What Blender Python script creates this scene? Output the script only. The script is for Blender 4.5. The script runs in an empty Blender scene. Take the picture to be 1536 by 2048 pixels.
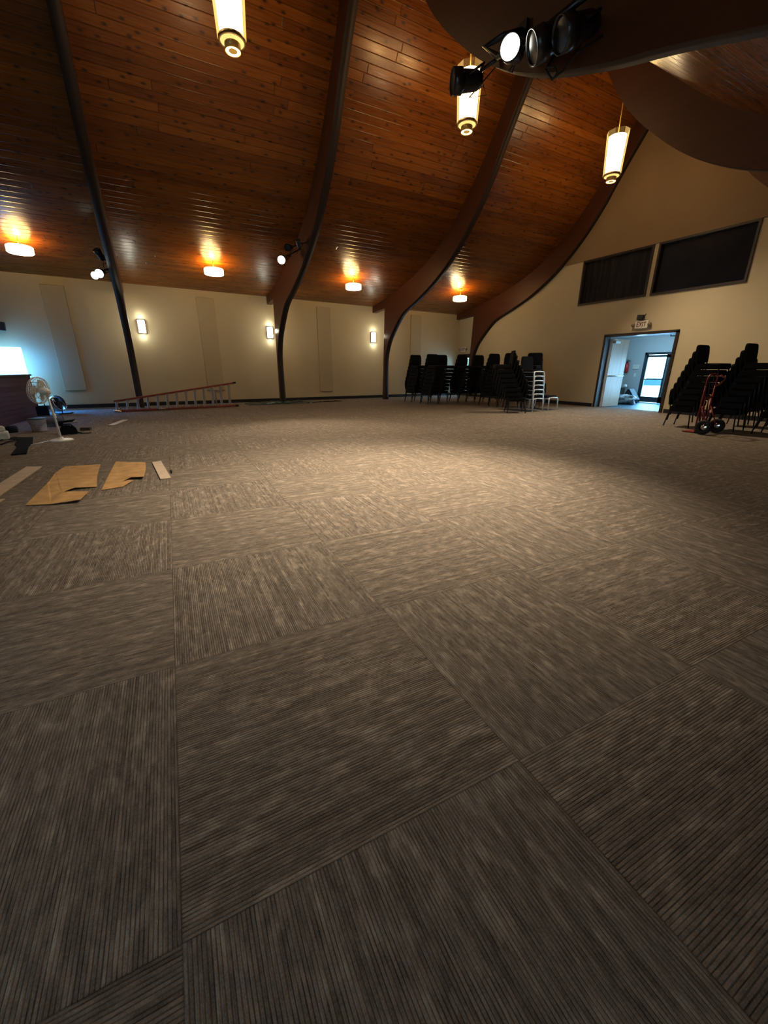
import bpy, bmesh, math, random
from mathutils import Vector, Matrix, Euler
random.seed(7)
PI = math.pi
C = bpy.context.scene.collection
V = Vector

# ------------------------------------------------------------------ materials
def nodes_mat(name):
    m = bpy.data.materials.new(name); m.use_nodes = True
    nt = m.node_tree; nt.nodes.clear()
    out = nt.nodes.new('ShaderNodeOutputMaterial')
    return m, nt, out
class NT:
    def __init__(s, nt): s.nt = nt
    def n(s, t, **kw):
        x = s.nt.nodes.new(t)
        for k, v in kw.items(): setattr(x, k, v)
        return x
    def l(s, a, b): s.nt.links.new(a, b)
    def put(s, sock, v):
        if hasattr(v, 'links') or isinstance(v, bpy.types.NodeSocket): s.l(v, sock)
        else: sock.default_value = v
    def math(s, op, a, b=0.0, c=0.0):
        x = s.n('ShaderNodeMath', operation=op)
        for i, v in enumerate((a, b, c)): s.put(x.inputs[i], v)
        return x.outputs[0]
    def comb(s, x, y, z=0.0):
        n = s.n('ShaderNodeCombineXYZ')
        for i, v in enumerate((x, y, z)): s.put(n.inputs[i], v)
        return n.outputs[0]
    def noise(s, vec, scale=1.0, detail=2.0, rough=0.5):
        n = s.n('ShaderNodeTexNoise'); s.put(n.inputs['Vector'], vec)
        n.inputs['Scale'].default_value = scale; n.inputs['Detail'].default_value = detail; n.inputs['Roughness'].default_value = rough
        return n.outputs['Fac']
    def white(s, vec):
        n = s.n('ShaderNodeTexWhiteNoise', noise_dimensions='3D'); s.put(n.inputs['Vector'], vec)
        return n.outputs['Value']
    def ramp(s, fac, stops, interp='LINEAR'):
        n = s.n('ShaderNodeValToRGB'); n.color_ramp.interpolation = interp
        e = n.color_ramp.elements
        while len(e) < len(stops): e.new(0.5)
        for el, (p, c) in zip(e, stops): el.position = p; el.color = (*c, 1) if len(c) == 3 else c
        s.put(n.inputs[0], fac); return n.outputs[0]
    def maprange(s, v, a, b, c, d):
        n = s.n('ShaderNodeMapRange'); s.put(n.inputs[0], v)
        for i, k in enumerate((a, b, c, d)): n.inputs[i+1].default_value = k
        return n.outputs[0]
    def mix(s, fac, a, b, mode='MIX'):
        n = s.n('ShaderNodeMix', data_type='RGBA', blend_type=mode)
        s.put(n.inputs[0], fac)
        for i, v in ((6, a), (7, b)):
            if isinstance(v, tuple): v = (*v, 1) if len(v) == 3 else v
            s.put(n.inputs[i], v)
        return n.outputs[2]
    def bump(s, h, strength=0.3, dist=0.01):
        n = s.n('ShaderNodeBump'); n.inputs['Strength'].default_value = strength; n.inputs['Distance'].default_value = dist
        s.put(n.inputs['Height'], h); return n.outputs[0]
    def principled(s, col, rough=0.5, metal=0.0, spec=0.5, normal=None, em=None, ems=0.0):
        p = s.n('ShaderNodeBsdfPrincipled')
        s.put(p.inputs['Base Color'], (*col, 1) if isinstance(col, tuple) and len(col) == 3 else col)
        s.put(p.inputs['Roughness'], rough); p.inputs['Metallic'].default_value = metal
        p.inputs['Specular IOR Level'].default_value = spec
        if normal is not None: s.l(normal, p.inputs['Normal'])
        if em is not None:
            p.inputs['Emission Color'].default_value = (*em, 1); p.inputs['Emission Strength'].default_value = ems
        return p.outputs[0]

def simple(name, col, rough=0.5, metal=0.0, var=0.12, scale=20.0, bump=0.0, spec=0.5, em=None, ems=0.0):
    m, nt, out = nodes_mat(name); k = NT(nt)
    tc = k.n('ShaderNodeTexCoord').outputs['Object']
    f = k.noise(tc, scale, 3.0)
    lo = tuple(c*(1-var) for c in col); hi = tuple(min(1, c*(1+var)) for c in col)
    c = k.ramp(f, [(0.3, lo), (0.7, hi)])
    nrm = k.bump(f, bump, 0.005) if bump else None
    k.l(k.principled(c, rough, metal, spec, nrm, em, ems), out.inputs[0]); return m

def emis(name, col, strength, col2=None, s2=0.0):
    """glowing diffuser: a little brighter towards the middle of the lit face"""
    m, nt, out = nodes_mat(name); k = NT(nt)
    tc = k.n('ShaderNodeTexCoord').outputs['Object']
    f = k.noise(tc, 6.0, 2.0)
    st = k.maprange(f, 0.3, 0.7, strength*0.92, strength*1.08)
    e = k.n('ShaderNodeEmission'); e.inputs[0].default_value = (*col, 1); k.l(st, e.inputs[1])
    k.l(e.outputs[0], out.inputs[0]); return m

def make_carpet():
    m, nt, out = nodes_mat('carpet_tiles'); k = NT(nt)
    geo = k.n('ShaderNodeNewGeometry').outputs['Position']
    mp = k.n('ShaderNodeMapping', vector_type='POINT')
    a = 0.0347; S = 1/0.914
    ox, oy = -0.1218, 0.6213
    # grid coords g = R(-rot) (p - o) * S, rot = -0.0347
    ca, sa = math.cos(a), math.sin(a)
    mp.inputs['Rotation'].default_value = (0, 0, a)
    mp.inputs['Scale'].default_value = (S, S, S)
    # POINT: rotate(scale*v)+loc
    mp.inputs['Location'].default_value = (-(ca*ox-sa*oy)*S, -(sa*ox+ca*oy)*S, 0)
    k.l(geo, mp.inputs['Vector'])
    sx = k.n('ShaderNodeSeparateXYZ'); k.l(mp.outputs[0], sx.inputs[0])
    gx, gy = sx.outputs[0], sx.outputs[1]
    ix, iy = k.math('FLOOR', gx), k.math('FLOOR', gy)
    par = k.math('MODULO', k.math('ADD', k.math('ADD', ix, iy), 1000.0), 2.0)     # 0: stripes run along x
    fx, fy = k.math('SUBTRACT', gx, ix), k.math('SUBTRACT', gy, iy)
    inv = k.math('SUBTRACT', 1.0, par)
    along = k.math('ADD', k.math('MULTIPLY', gx, inv), k.math('MULTIPLY', gy, par))
    across = k.math('ADD', k.math('MULTIPLY', gy, inv), k.math('MULTIPLY', gx, par))
    seed = k.white(k.comb(ix, iy, 3.0))
    N = 104.0
    row = k.math('FLOOR', k.math('MULTIPLY', across, N))
    rf = k.math('FRACT', k.math('MULTIPLY', across, N))
    # each yarn row: dashes of different length and tone
    r0 = k.white(k.comb(row, k.math('MULTIPLY', seed, 91.0), 1.0))
    dash = k.noise(k.comb(k.math('ADD', k.math('MULTIPLY', along, 17.0), k.math('MULTIPLY', r0, 57.0)), k.math('MULTIPLY', row, 7.31), seed), 1.0, 2.0, 0.7)
    blocks = k.noise(k.comb(k.math('MULTIPLY', along, 9.0), k.math('MULTIPLY', across, 22.0), seed), 1.0, 2.0, 0.6)
    fine = k.noise(geo, 220.0, 2.0, 0.8)
    groove = k.math('SMOOTH_MIN', 1.0, k.math('MULTIPLY', k.math('MINIMUM', rf, k.math('SUBTRACT', 1.0, rf)), 4.0), 0.1)
    lightb = k.maprange(blocks, 0.50, 0.68, 0.0, 1.0)
    t = k.math('ADD', k.math('MULTIPLY', dash, 0.34), k.math('ADD', k.math('MULTIPLY', lightb, 0.13), k.math('ADD', k.math('MULTIPLY', k.math('SUBTRACT', r0, 0.5), 0.10), 0.29)))
    t = k.math('ADD', t, k.math('MULTIPLY', k.math('SUBTRACT', fine, 0.5), 0.34))
    col = k.ramp(t, [(0.26, (0.075, 0.062, 0.053)), (0.42, (0.190, 0.158, 0.130)), (0.56, (0.300, 0.252, 0.205)), (0.74, (0.46, 0.395, 0.32))])
    gl = k.noise(k.comb(k.math('ADD', k.math('MULTIPLY', along, 11.0), k.math('MULTIPLY', r0, 31.0)), k.math('MULTIPLY', row, 3.77), seed), 1.0, 1.0)
    glow = k.maprange(gl, 0.38, 0.62, 0.22, 0.85)
    dark = k.math('ADD', glow, k.math('MULTIPLY', groove, k.math('SUBTRACT', 1.0, glow)))
    col = k.mix(1.0, col, k.comb(dark, dark, dark), 'MULTIPLY')
    # seams between tiles
    ex = k.math('MINIMUM', k.math('MINIMUM', fx, k.math('SUBTRACT', 1.0, fx)), k.math('MINIMUM', fy, k.math('SUBTRACT', 1.0, fy)))
    seam = k.maprange(ex, 0.0, 0.004, 0.72, 1.0)
    col = k.mix(1.0, col, k.comb(seam, seam, seam), 'MULTIPLY')
    h = k.math('ADD', k.math('MULTIPLY', groove, 0.6), k.math('ADD', k.math('MULTIPLY', fine, 0.5), k.math('MULTIPLY', seam, 0.5)))
    k.l(k.principled(col, 0.95, 0, 0.1, k.bump(h, 0.55, 0.006)), out.inputs[0]); return m

def make_planks():
    m, nt, out = nodes_mat('varnished_knotty_planks'); k = NT(nt)
    uv = k.n('ShaderNodeUVMap').outputs[0]
    sx = k.n('ShaderNodeSeparateXYZ'); k.l(uv, sx.inputs[0])
    u, v = sx.outputs[0], sx.outputs[1]
    W = 0.14
    vi = k.math('FLOOR', k.math('DIVIDE', v, W)); vf = k.math('FRACT', k.math('DIVIDE', v, W))
    off = k.math('MULTIPLY', k.white(k.comb(vi, 4.0, 0.0)), 3.1)
    L = k.math('DIVIDE', k.math('ADD', u, off), 4.2)
    ui = k.math('FLOOR', L); uf = k.math('FRACT', L)
    tone = k.white(k.comb(vi, ui, 9.0))
    grain = k.noise(k.comb(k.math('ADD', k.math('MULTIPLY', u, 1.6), k.math('MULTIPLY', tone, 40.0)), k.math('MULTIPLY', v, 46.0), tone), 1.0, 4.0, 0.6)
    broad = k.noise(k.comb(k.math('MULTIPLY', u, 0.5), k.math('MULTIPLY', v, 1.2), 2.0), 1.0, 2.0)
    t = k.math('ADD', k.math('MULTIPLY', grain, 0.55), k.math('ADD', k.math('MULTIPLY', tone, 0.26), k.math('MULTIPLY', broad, 0.22)))
    col = k.ramp(t, [(0.25, (0.115, 0.031, 0.003)), (0.5, (0.215, 0.068, 0.006)), (0.72, (0.31, 0.110, 0.012)), (0.88, (0.42, 0.17, 0.026))])
    vo = k.n('ShaderNodeTexVoronoi', voronoi_dimensions='2D', feature='F1'); vo.inputs['Scale'].default_value = 1.0
    k.l(k.comb(k.math('MULTIPLY', u, 3.3), k.math('DIVIDE', v, W*1.08)), vo.inputs['Vector'])
    vo.inputs['Randomness'].default_value = 0.95
    kd = k.maprange(vo.outputs['Distance'], 0.05, 0.19, 1.0, 0.0)
    pick = k.math('GREATER_THAN', k.white(vo.outputs['Position']), 0.45)
    knot = k.math('MULTIPLY', kd, pick)
    col = k.mix(knot, col, (0.045, 0.012, 0.004))
    e = k.math('MINIMUM', vf, k.math('SUBTRACT', 1.0, vf))
    e2 = k.math('MULTIPLY', k.math('MINIMUM', uf, k.math('SUBTRACT', 1.0, uf)), 18.0)
    g = k.maprange(k.math('MINIMUM', e, e2), 0.0, 0.055, 0.0, 1.0)
    gd = k.maprange(g, 0.0, 1.0, 0.34, 1.0)
    col = k.mix(1.0, col, k.comb(gd, gd, gd), 'MULTIPLY')
    warp = k.noise(k.comb(k.math('MULTIPLY', u, 0.9), k.math('MULTIPLY', v, 7.0), 0.0), 1.0, 2.0)
    h = k.math('ADD', k.math('MULTIPLY', g, 1.0), k.math('ADD', k.math('MULTIPLY', warp, 0.35), k.math('MULTIPLY', grain, 0.10)))
    rough = k.maprange(grain, 0.3, 0.7, 0.22, 0.36)
    k.l(k.principled(col, rough, 0, 0.5, k.bump(h, 0.45, 0.008)), out.inputs[0]); return m

def make_wall(name, c0, c1):
    m, nt, out = nodes_mat(name); k = NT(nt)
    p = k.n('ShaderNodeNewGeometry').outputs['Position']
    a = k.noise(p, 0.6, 3.0); b = k.noise(p, 90.0, 3.0, 0.7)
    t = k.math('ADD', k.math('MULTIPLY', a, 0.6), k.math('MULTIPLY', b, 0.4))
    c = k.ramp(t, [(0.35, c0), (0.65, c1)])
    k.l(k.principled(c, 0.85, 0, 0.25, k.bump(b, 0.25, 0.004)), out.inputs[0]); return m

def make_wood(name, dark, light, axis=1, scale=1.0, rough=0.35):
    m, nt, out = nodes_mat(name); k = NT(nt)
    p = k.n('ShaderNodeTexCoord').outputs['Object']
    mp = k.n('ShaderNodeMapping'); k.l(p, mp.inputs[0])
    s = [22*scale]*3; s[axis] = 1.2*scale
    mp.inputs['Scale'].default_value = s
    g = k.noise(mp.outputs[0], 1.0, 4.0, 0.6)
    b = k.noise(p, 0.8, 2.0)
    t = k.math('ADD', k.math('MULTIPLY', g, 0.65), k.math('MULTIPLY', b, 0.35))
    c = k.ramp(t, [(0.3, dark), (0.7, light)])
    k.l(k.principled(c, rough, 0, 0.4, k.bump(g, 0.08, 0.004)), out.inputs[0]); return m

def make_boards(name, dark, light, W=0.09):
    """horizontal dark boards with grooves"""
    m, nt, out = nodes_mat(name); k = NT(nt)
    p = k.n('ShaderNodeTexCoord').outputs['Object']
    sx = k.n('ShaderNodeSeparateXYZ'); k.l(p, sx.inputs[0])
    z = k.math('DIVIDE', sx.outputs[2], W); zi = k.math('FLOOR', z); zf = k.math('FRACT', z)
    tone = k.white(k.comb(zi, 2.0, 1.0))
    g = k.noise(k.comb(k.math('MULTIPLY', sx.outputs[0], 3.0), k.math('MULTIPLY', sx.outputs[1], 3.0), k.math('MULTIPLY', sx.outputs[2], 60.0)), 1.0, 3.0)
    t = k.math('ADD', k.math('MULTIPLY', tone, 0.4), k.math('MULTIPLY', g, 0.6))
    c = k.ramp(t, [(0.3, dark), (0.7, light)])
    e = k.maprange(k.math('MINIMUM', zf, k.math('SUBTRACT', 1.0, zf)), 0, 0.08, 0.35, 1.0)
    c = k.mix(1.0, c, k.comb(e, e, e), 'MULTIPLY')
    k.l(k.principled(c, 0.4, 0, 0.4, k.bump(e, 0.3, 0.006)), out.inputs[0]); return m

def make_glass(name, tint=(0.9, 0.97, 1.0), refl=0.08):
    m, nt, out = nodes_mat(name); k = NT(nt)
    tr = k.n('ShaderNodeBsdfTransparent'); tr.inputs[0].default_value = (*tint, 1)
    gl = k.n('ShaderNodeBsdfGlossy'); gl.inputs['Roughness'].default_value = 0.03
    fr = k.n('ShaderNodeFresnel'); fr.inputs[0].default_value = 1.45
    mx = k.n('ShaderNodeMixShader'); k.l(k.math('MULTIPLY', fr.outputs[0], 0.9), mx.inputs[0])
    k.l(tr.outputs[0], mx.inputs[1]); k.l(gl.outputs[0], mx.inputs[2]); k.l(mx.outputs[0], out.inputs[0]); return m

def make_amber(name):
    m, nt, out = nodes_mat(name); k = NT(nt)
    p = k.n('ShaderNodeTexCoord').outputs['Object']
    f = k.noise(p, 8.0, 3.0)
    c = k.ramp(f, [(0.3, (1.0, 0.62, 0.16)), (0.7, (1.0, 0.72, 0.28))])
    tr = k.n('ShaderNodeBsdfTransparent'); tr.inputs[0].default_value = (1.0, 0.94, 0.80, 1)
    e = k.n('ShaderNodeEmission'); k.l(c, e.inputs[0]); e.inputs[1].default_value = 1.5
    lw = k.n('ShaderNodeLayerWeight'); lw.inputs[0].default_value = 0.5
    fac = k.maprange(lw.outputs['Facing'], 0.15, 0.8, 0.08, 0.72)
    mx = k.n('ShaderNodeMixShader'); k.l(fac, mx.inputs[0])
    k.l(tr.outputs[0], mx.inputs[1]); k.l(e.outputs[0], mx.inputs[2]); k.l(mx.outputs[0], out.inputs[0]); return m

def make_curtain(name, c0, c1, freq):
    m, nt, out = nodes_mat(name); k = NT(nt)
    p = k.n('ShaderNodeTexCoord').outputs['Object']
    mp = k.n('ShaderNodeMapping'); k.l(p, mp.inputs[0]); mp.inputs['Scale'].default_value = (1, freq, 0.6)
    f = k.noise(mp.outputs[0], 1.0, 3.0)
    c = k.ramp(f, [(0.3, c0), (0.7, c1)])
    k.l(k.principled(c, 0.85, 0, 0.2, k.bump(f, 0.4, 0.02)), out.inputs[0]); return m

M = {}
M['carpet'] = make_carpet()
M['planks'] = make_planks()
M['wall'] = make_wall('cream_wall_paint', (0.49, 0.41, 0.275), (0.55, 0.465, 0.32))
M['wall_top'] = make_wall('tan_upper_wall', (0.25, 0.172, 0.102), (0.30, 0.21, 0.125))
M['wall_hall'] = make_wall('grey_hall_paint', (0.47, 0.47, 0.46), (0.53, 0.53, 0.52))
M['hall_ceiling'] = make_wall('white_hall_ceiling', (0.7, 0.7, 0.7), (0.78, 0.78, 0.78))
M['panel'] = make_wall('tan_panel_fabric', (0.42, 0.345, 0.23), (0.48, 0.40, 0.27))
M['base'] = simple('dark_rubber_baseboard', (0.018, 0.016, 0.016), 0.5)
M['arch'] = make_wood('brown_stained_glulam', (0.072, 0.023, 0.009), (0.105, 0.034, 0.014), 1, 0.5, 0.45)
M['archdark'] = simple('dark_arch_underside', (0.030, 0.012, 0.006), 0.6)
M['blackfab'] = simple('black_chair_fabric', (0.010, 0.010, 0.012), 0.9, 0, 0.25, 60, 0.2, 0.2)
M['blackmet'] = simple('black_painted_steel', (0.010, 0.010, 0.012), 0.35, 0.0, 0.2, 30)
M['silver'] = simple('light_blue_grey_steel', (0.74, 0.82, 0.88), 0.35, 0.1, 0.06, 30)
M['chrome'] = simple('bright_steel', (0.6, 0.6, 0.62), 0.2, 1.0, 0.05, 30)
M['brass'] = simple('aged_brass', (0.55, 0.36, 0.12), 0.35, 0.7, 0.1, 30)
M['brassdark'] = simple('dark_bronze_ring', (0.16, 0.10, 0.045), 0.4, 0.5, 0.1, 30)
M['shade'] = emis('warm_white_diffuser', (1.0, 0.83, 0.52), 5.5)
M['shadebot'] = emis('amber_bottom_glow', (1.0, 0.72, 0.25), 1.3)
M['shadecoil'] = emis('lamp_coil_glow', (1.0, 0.55, 0.12), 0.55)
M['drum'] = emis('drum_diffuser_glow', (1.0, 0.70, 0.30), 20.0)
M['drumbot'] = emis('drum_bottom_glow', (1.0, 0.92, 0.75), 9.0)
M['sconce'] = emis('cool_white_sconce_glow', (0.93, 1.0, 0.95), 5.0)
M['lens'] = emis('lit_spot_lens', (1.0, 1.0, 0.86), 16.0)
M['lensoff'] = simple('dark_lens_glass', (0.015, 0.016, 0.018), 0.35, 0.0, 0.2, 10, spec=0.4)
M['amber'] = make_amber('amber_outer_shade')
M['red'] = simple('orange_red_fibreglass', (0.34, 0.085, 0.055), 0.5, 0, 0.12, 15)
M['alu'] = simple('dull_aluminium', (0.45, 0.42, 0.40), 0.45, 0.3, 0.1, 25)
M['redpaint'] = simple('red_painted_steel', (0.22, 0.018, 0.022), 0.4, 0, 0.15, 15)
M['rubber'] = simple('black_rubber', (0.012, 0.012, 0.013), 0.8, 0, 0.25, 40)
M['cardboard'] = simple('brown_cardboard', (0.50, 0.31, 0.135), 0.85, 0, 0.14, 9, 0.15, 0.15)
M['wrap'] = simple('tan_plank_strip', (0.50, 0.38, 0.26), 0.6, 0, 0.08, 9)
M['whitestrip'] = simple('pale_grey_strip', (0.62, 0.60, 0.60), 0.5, 0, 0.06, 9)
M['whiteplastic'] = simple('white_plastic', (0.74, 0.73, 0.70), 0.35, 0, 0.05, 12)
M['bucket'] = simple('cloudy_white_bucket_plastic', (0.66, 0.62, 0.72), 0.4, 0, 0.07, 8)
M['greenlid'] = simple('dull_teal_plastic', (0.08, 0.13, 0.13), 0.45, 0, 0.1, 10)
M['blackcloth'] = simple('black_cloth', (0.010, 0.011, 0.016), 0.95, 0, 0.3, 30, 0.3, 0.15)
M['rug'] = simple('olive_brown_underlay', (0.24, 0.21, 0.13), 0.95, 0, 0.35, 35, 0.5, 0.1)
M['greyroll'] = simple('grey_carpet_backing', (0.16, 0.155, 0.15), 0.9, 0, 0.2, 25, 0.3, 0.1)
M['tarp'] = simple('dark_teal_plastic_sheet', (0.035, 0.06, 0.062), 0.25, 0, 0.45, 9, 0.8)
M['booth'] = make_boards('dark_booth_boards', (0.075, 0.042, 0.045), (0.13, 0.072, 0.072))
M['boothtop'] = make_wood('dark_booth_top', (0.05, 0.025, 0.02), (0.09, 0.045, 0.035), 1, 1.0, 0.3)
M['glowpanel'] = emis('blue_white_stand_in_glow', (0.20, 0.56, 1.0), 7.5)
M['doorwood'] = make_wood('honey_door_veneer', (0.40, 0.25, 0.15), (0.54, 0.36, 0.23), 2, 0.6, 0.34)
M['darkframe'] = simple('dark_brown_door_frame', (0.035, 0.022, 0.018), 0.45, 0, 0.15, 15)
M['bronze'] = simple('dark_bronze_door_rail', (0.05, 0.075, 0.085), 0.4, 0.2, 0.1, 15)
M['glass'] = make_glass('clear_door_glass')
M['winglass'] = simple('dark_interior_window_glass', (0.020, 0.022, 0.026), 0.25, 0, 0.2, 2, spec=0.5)
M['curtain'] = make_curtain('grey_brown_curtain', (0.10, 0.085, 0.075), (0.21, 0.18, 0.155), 9.0)
M['shadecloth'] = make_curtain('dark_roller_shade', (0.115, 0.112, 0.11), (0.135, 0.132, 0.13), 1.0)
M['signwhite'] = simple('cream_sign_plastic', (0.66, 0.62, 0.54), 0.4, 0, 0.05, 9)
M['signred'] = simple('dark_red_letters', (0.16, 0.03, 0.03), 0.5)
M['lamphead'] = simple('tan_lamp_head_plastic', (0.30, 0.22, 0.15), 0.5)
M['extred'] = simple('extinguisher_red', (0.50, 0.04, 0.035), 0.3)
M['hallfloor'] = simple('hall_floor', (0.06, 0.12, 0.155), 0.5, 0, 0.2, 3, 0.1)
M['pavement'] = simple('pale_pavement', (0.75, 0.76, 0.76), 0.9, 0, 0.06, 1)
M['carwhite'] = simple('white_car_paint', (0.8, 0.82, 0.82), 0.25, 0, 0.03, 2)
M['carglass'] = simple('green_tinted_car_glass', (0.03, 0.055, 0.052), 0.7, 0, 0.1, 2, spec=0.1)
M['darkbag'] = simple('dark_grey_plastic_bag', (0.02, 0.022, 0.032), 0.6, 0, 0.4, 6, 0.4)
M['silverbag'] = simple('crumpled_silver_grey_plastic', (0.32, 0.34, 0.36), 0.25, 0.3, 0.75, 9, 1.0)
M['cream'] = simple('cream_plastic', (0.62, 0.62, 0.55), 0.4, 0, 0.05, 9)
M['greybox'] = simple('dark_grey_carton', (0.10, 0.085, 0.08), 0.7, 0, 0.1, 9)

# ------------------------------------------------------------------ geometry helpers
def new_bm(): return bmesh.new()
def add_box(bm, c, s, rot=None, bevel=0.0):
    r = bmesh.ops.create_cube(bm, size=1.0)
    vs = r['verts']
    bmesh.ops.scale(bm, vec=V(s), verts=vs)
    if bevel:
        es = list({e for v in vs for e in v.link_edges})
        rr = bmesh.ops.bevel(bm, geom=es, offset=bevel, segments=2, affect='EDGES', profile=0.5)
        vs = list({v for f in rr['faces'] for v in f.verts} | {v for v in vs if v.is_valid})
    mtx = Matrix.Translation(V(c))
    if rot is not None: mtx = mtx @ (rot if isinstance(rot, Matrix) else Euler(rot).to_matrix().to_4x4())
    bmesh.ops.transform(bm, matrix=mtx, verts=vs)
    return vs
def frame_for(d):
    d = d.normalized(); up = V((0, 0, 1)) if abs(d.z) < 0.95 else V((1, 0, 0))
    x = up.cross(d).normalized(); return x, d.cross(x).normalized()
def add_tube(bm, pts, r, seg=8, closed=False, caps=True):
    pts = [V(p) for p in pts]; n = len(pts)
    rs = r if isinstance(r, (list, tuple)) else [r]*n
    rings = []
    px = None
    for i, p in enumerate(pts):
        if closed: d = (pts[(i+1) % n]-pts[i-1])
        else: d = pts[min(i+1, n-1)]-pts[max(i-1, 0)]
        if d.length < 1e-9: d = V((0, 0, 1))
        d.normalize()
        if px is None: x, y = frame_for(d)
        else:
            x = (px-d*px.dot(d))
            if x.length < 1e-6: x, y = frame_for(d)
            x.normalize(); y = d.cross(x)
        px = x
        rings.append([bm.verts.new(p+x*math.cos(2*PI*k/seg)*rs[i]+y*math.sin(2*PI*k/seg)*rs[i]) for k in range(seg)])
    m = n if closed else n-1
    for i in range(m):
        a, b = rings[i], rings[(i+1) % n]
        for k in range(seg):
            f = bm.faces.new((a[k], a[(k+1) % seg], b[(k+1) % seg], b[k])); f.smooth = True
    if caps and not closed:
        bm.faces.new(rings[0][::-1]); bm.faces.new(rings[-1])
def add_lathe(bm, prof, seg=24, mtx=None, closed=False):
    rings = []
    for (r, z) in prof:
        if r < 1e-6: rings.append([bm.verts.new((0, 0, z))])
        else: rings.append([bm.verts.new((r*math.cos(2*PI*k/seg), r*math.sin(2*PI*k/seg), z)) for k in range(seg)])
    vs = [v for q in rings for v in q]
    for a, b in zip(rings[:-1], rings[1:]):
        for k in range(seg):
            k2 = (k+1) % seg
            if len(a) == 1 and len(b) == 1: continue
            if len(a) == 1: f = bm.faces.new((a[0], b[k2], b[k]))
            elif len(b) == 1: f = bm.faces.new((a[k], a[k2], b[0]))
            else: f = bm.faces.new((a[k], a[k2], b[k2], b[k]))
            f.smooth = True
    if mtx is not None: bmesh.ops.transform(bm, matrix=mtx, verts=vs)
    return vs
def add_prism(bm, outline, axis, a, b):
    """outline: 2D points; axis 0 -> (y,z) extruded in x; axis 2 -> (x,y) extruded in z; axis 1 -> (x,z) extruded in y"""
    def mk(p, t):
        return {0: (t, p[0], p[1]), 1: (p[0], t, p[1]), 2: (p[0], p[1], t)}[axis]
    A = [bm.verts.new(mk(p, a)) for p in outline]; B = [bm.verts.new(mk(p, b)) for p in outline]
    bm.faces.new(A); bm.faces.new(B[::-1])
    n = len(outline)
    for i in range(n): bm.faces.new((A[i], B[i], B[(i+1) % n], A[(i+1) % n]))
    return A+B
def obj(name, bm, mat, parent=None, loc=(0, 0, 0), rot=None, smooth_angle=None):
    bmesh.ops.recalc_face_normals(bm, faces=bm.faces[:])
    me = bpy.data.meshes.new(name); bm.to_mesh(me); bm.free()
    mats = mat if isinstance(mat, list) else [mat]
    for m in mats: me.materials.append(m)
    o = bpy.data.objects.new(name, me); C.objects.link(o)
    o.location = loc
    if rot is not None: o.rotation_euler = rot
    if parent: o.parent = parent
    return o
def tag(o, label, cat, group=None, kind=None):
    if label: o['label'] = label
    if cat: o['category'] = cat
    if group: o['group'] = group
    if kind: o['kind'] = kind
    return o
def thing(name, label, cat, loc=(0, 0, 0), rotz=0, group=None, rot=None):
    o = bpy.data.objects.new(name, None); C.objects.link(o); o.empty_display_size = 0.1
    o.location = loc; o.rotation_euler = rot if rot is not None else (0, 0, rotz)
    return tag(o, label, cat, group)
def struct(name, bm, mat, parent=None):
    o = obj(name, bm, mat, parent)
    if not parent: o['kind'] = 'structure'
    return o
def dup(root, loc, rotz, label, group=None):
    r = root.copy(); C.objects.link(r); r.location = loc; r.rotation_euler = (0, 0, rotz)
    r['label'] = label
    if group: r['group'] = group
    for ch in list(root.children):
        c = ch.copy(); C.objects.link(c); c.parent = r
        for g in list(ch.children):
            d = g.copy(); C.objects.link(d); d.parent = c
    return r
def lamp(name, kind, loc, power, color, radius=0.1, aim=None, spot=60, blend=0.6, parent=None):
    l = bpy.data.lights.new(name, kind); l.energy = power; l.color = color
    if kind in ('POINT', 'SPOT'): l.shadow_soft_size = radius
    if kind == 'SPOT': l.spot_size = math.radians(spot); l.spot_blend = blend
    o = bpy.data.objects.new(name, l); C.objects.link(o); o.location = loc
    if aim is not None: o.rotation_euler = (V(aim)-V(loc)).to_track_quat('-Z', 'Y').to_euler()
    if parent:
        o.parent = parent; o.matrix_parent_inverse = parent.matrix_basis.inverted()
    return o
def spline(pts, n=6):
    out = []
    P = [V((*p, 0)) for p in pts]
    for i in range(len(P)-1):
        p0 = P[max(i-1, 0)]; p1 = P[i]; p2 = P[i+1]; p3 = P[min(i+2, len(P)-1)]
        for j in range(n):
            t = j/n
            q = 0.5*((2*p1)+(p2-p0)*t+(2*p0-5*p1+4*p2-p3)*t*t+(3*p1-p0-3*p2+p3)*t**3)
            out.append((q.x, q.y))
    out.append(tuple(pts[-1])); return out

# ------------------------------------------------------------------ room dimensions (metres)
XE = 12.25                      # end (right) wall
XL = -6.0                       # left wall, far outside the frame
YF = -2.0                       # front wall behind the camera
def WY(x): return 15.02+0.035*x  # back wall runs very slightly out of square
RID = 7.42
outer_l = [(16.0, 3.27), (14.98, 3.40), (13.9, 3.57), (12.85, 3.80), (11.8, 4.13), (11.1, 4.45), (10.5, 4.85), (9.93, 5.34), (9.4, 5.90), (8.9, 6.55), (8.5, 7.15), (8.1, 7.80), (RID, 8.95)]
inner_l = [(14.30, 0.0), (14.32, 0.7), (14.31, 1.44), (14.12, 1.95), (13.86, 2.28), (13.30, 2.78), (12.9, 2.99), (12.27, 3.20), (11.3, 3.60), (10.42, 4.13), (9.68, 4.78), (9.13, 5.45), (8.83, 5.93), (8.47, 6.48), (8.17, 6.92), (RID, 8.05)]
inner_r = [(RID, 8.05), (6.70, 6.80), (6.30, 6.12), (5.89, 5.50), (5.54, 5.10), (5.21, 4.79), (4.85, 4.48), (4.49, 4.22), (4.03, 3.96), (3.60, 3.77), (3.03, 3.57), (2.55, 3.43), (1.95, 3.23), (1.2, 2.98), (0.4, 2.58), (-0.25, 1.98), (-0.56, 1.3), (-0.62, 0.6), (-0.62, 0.0)]
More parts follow.
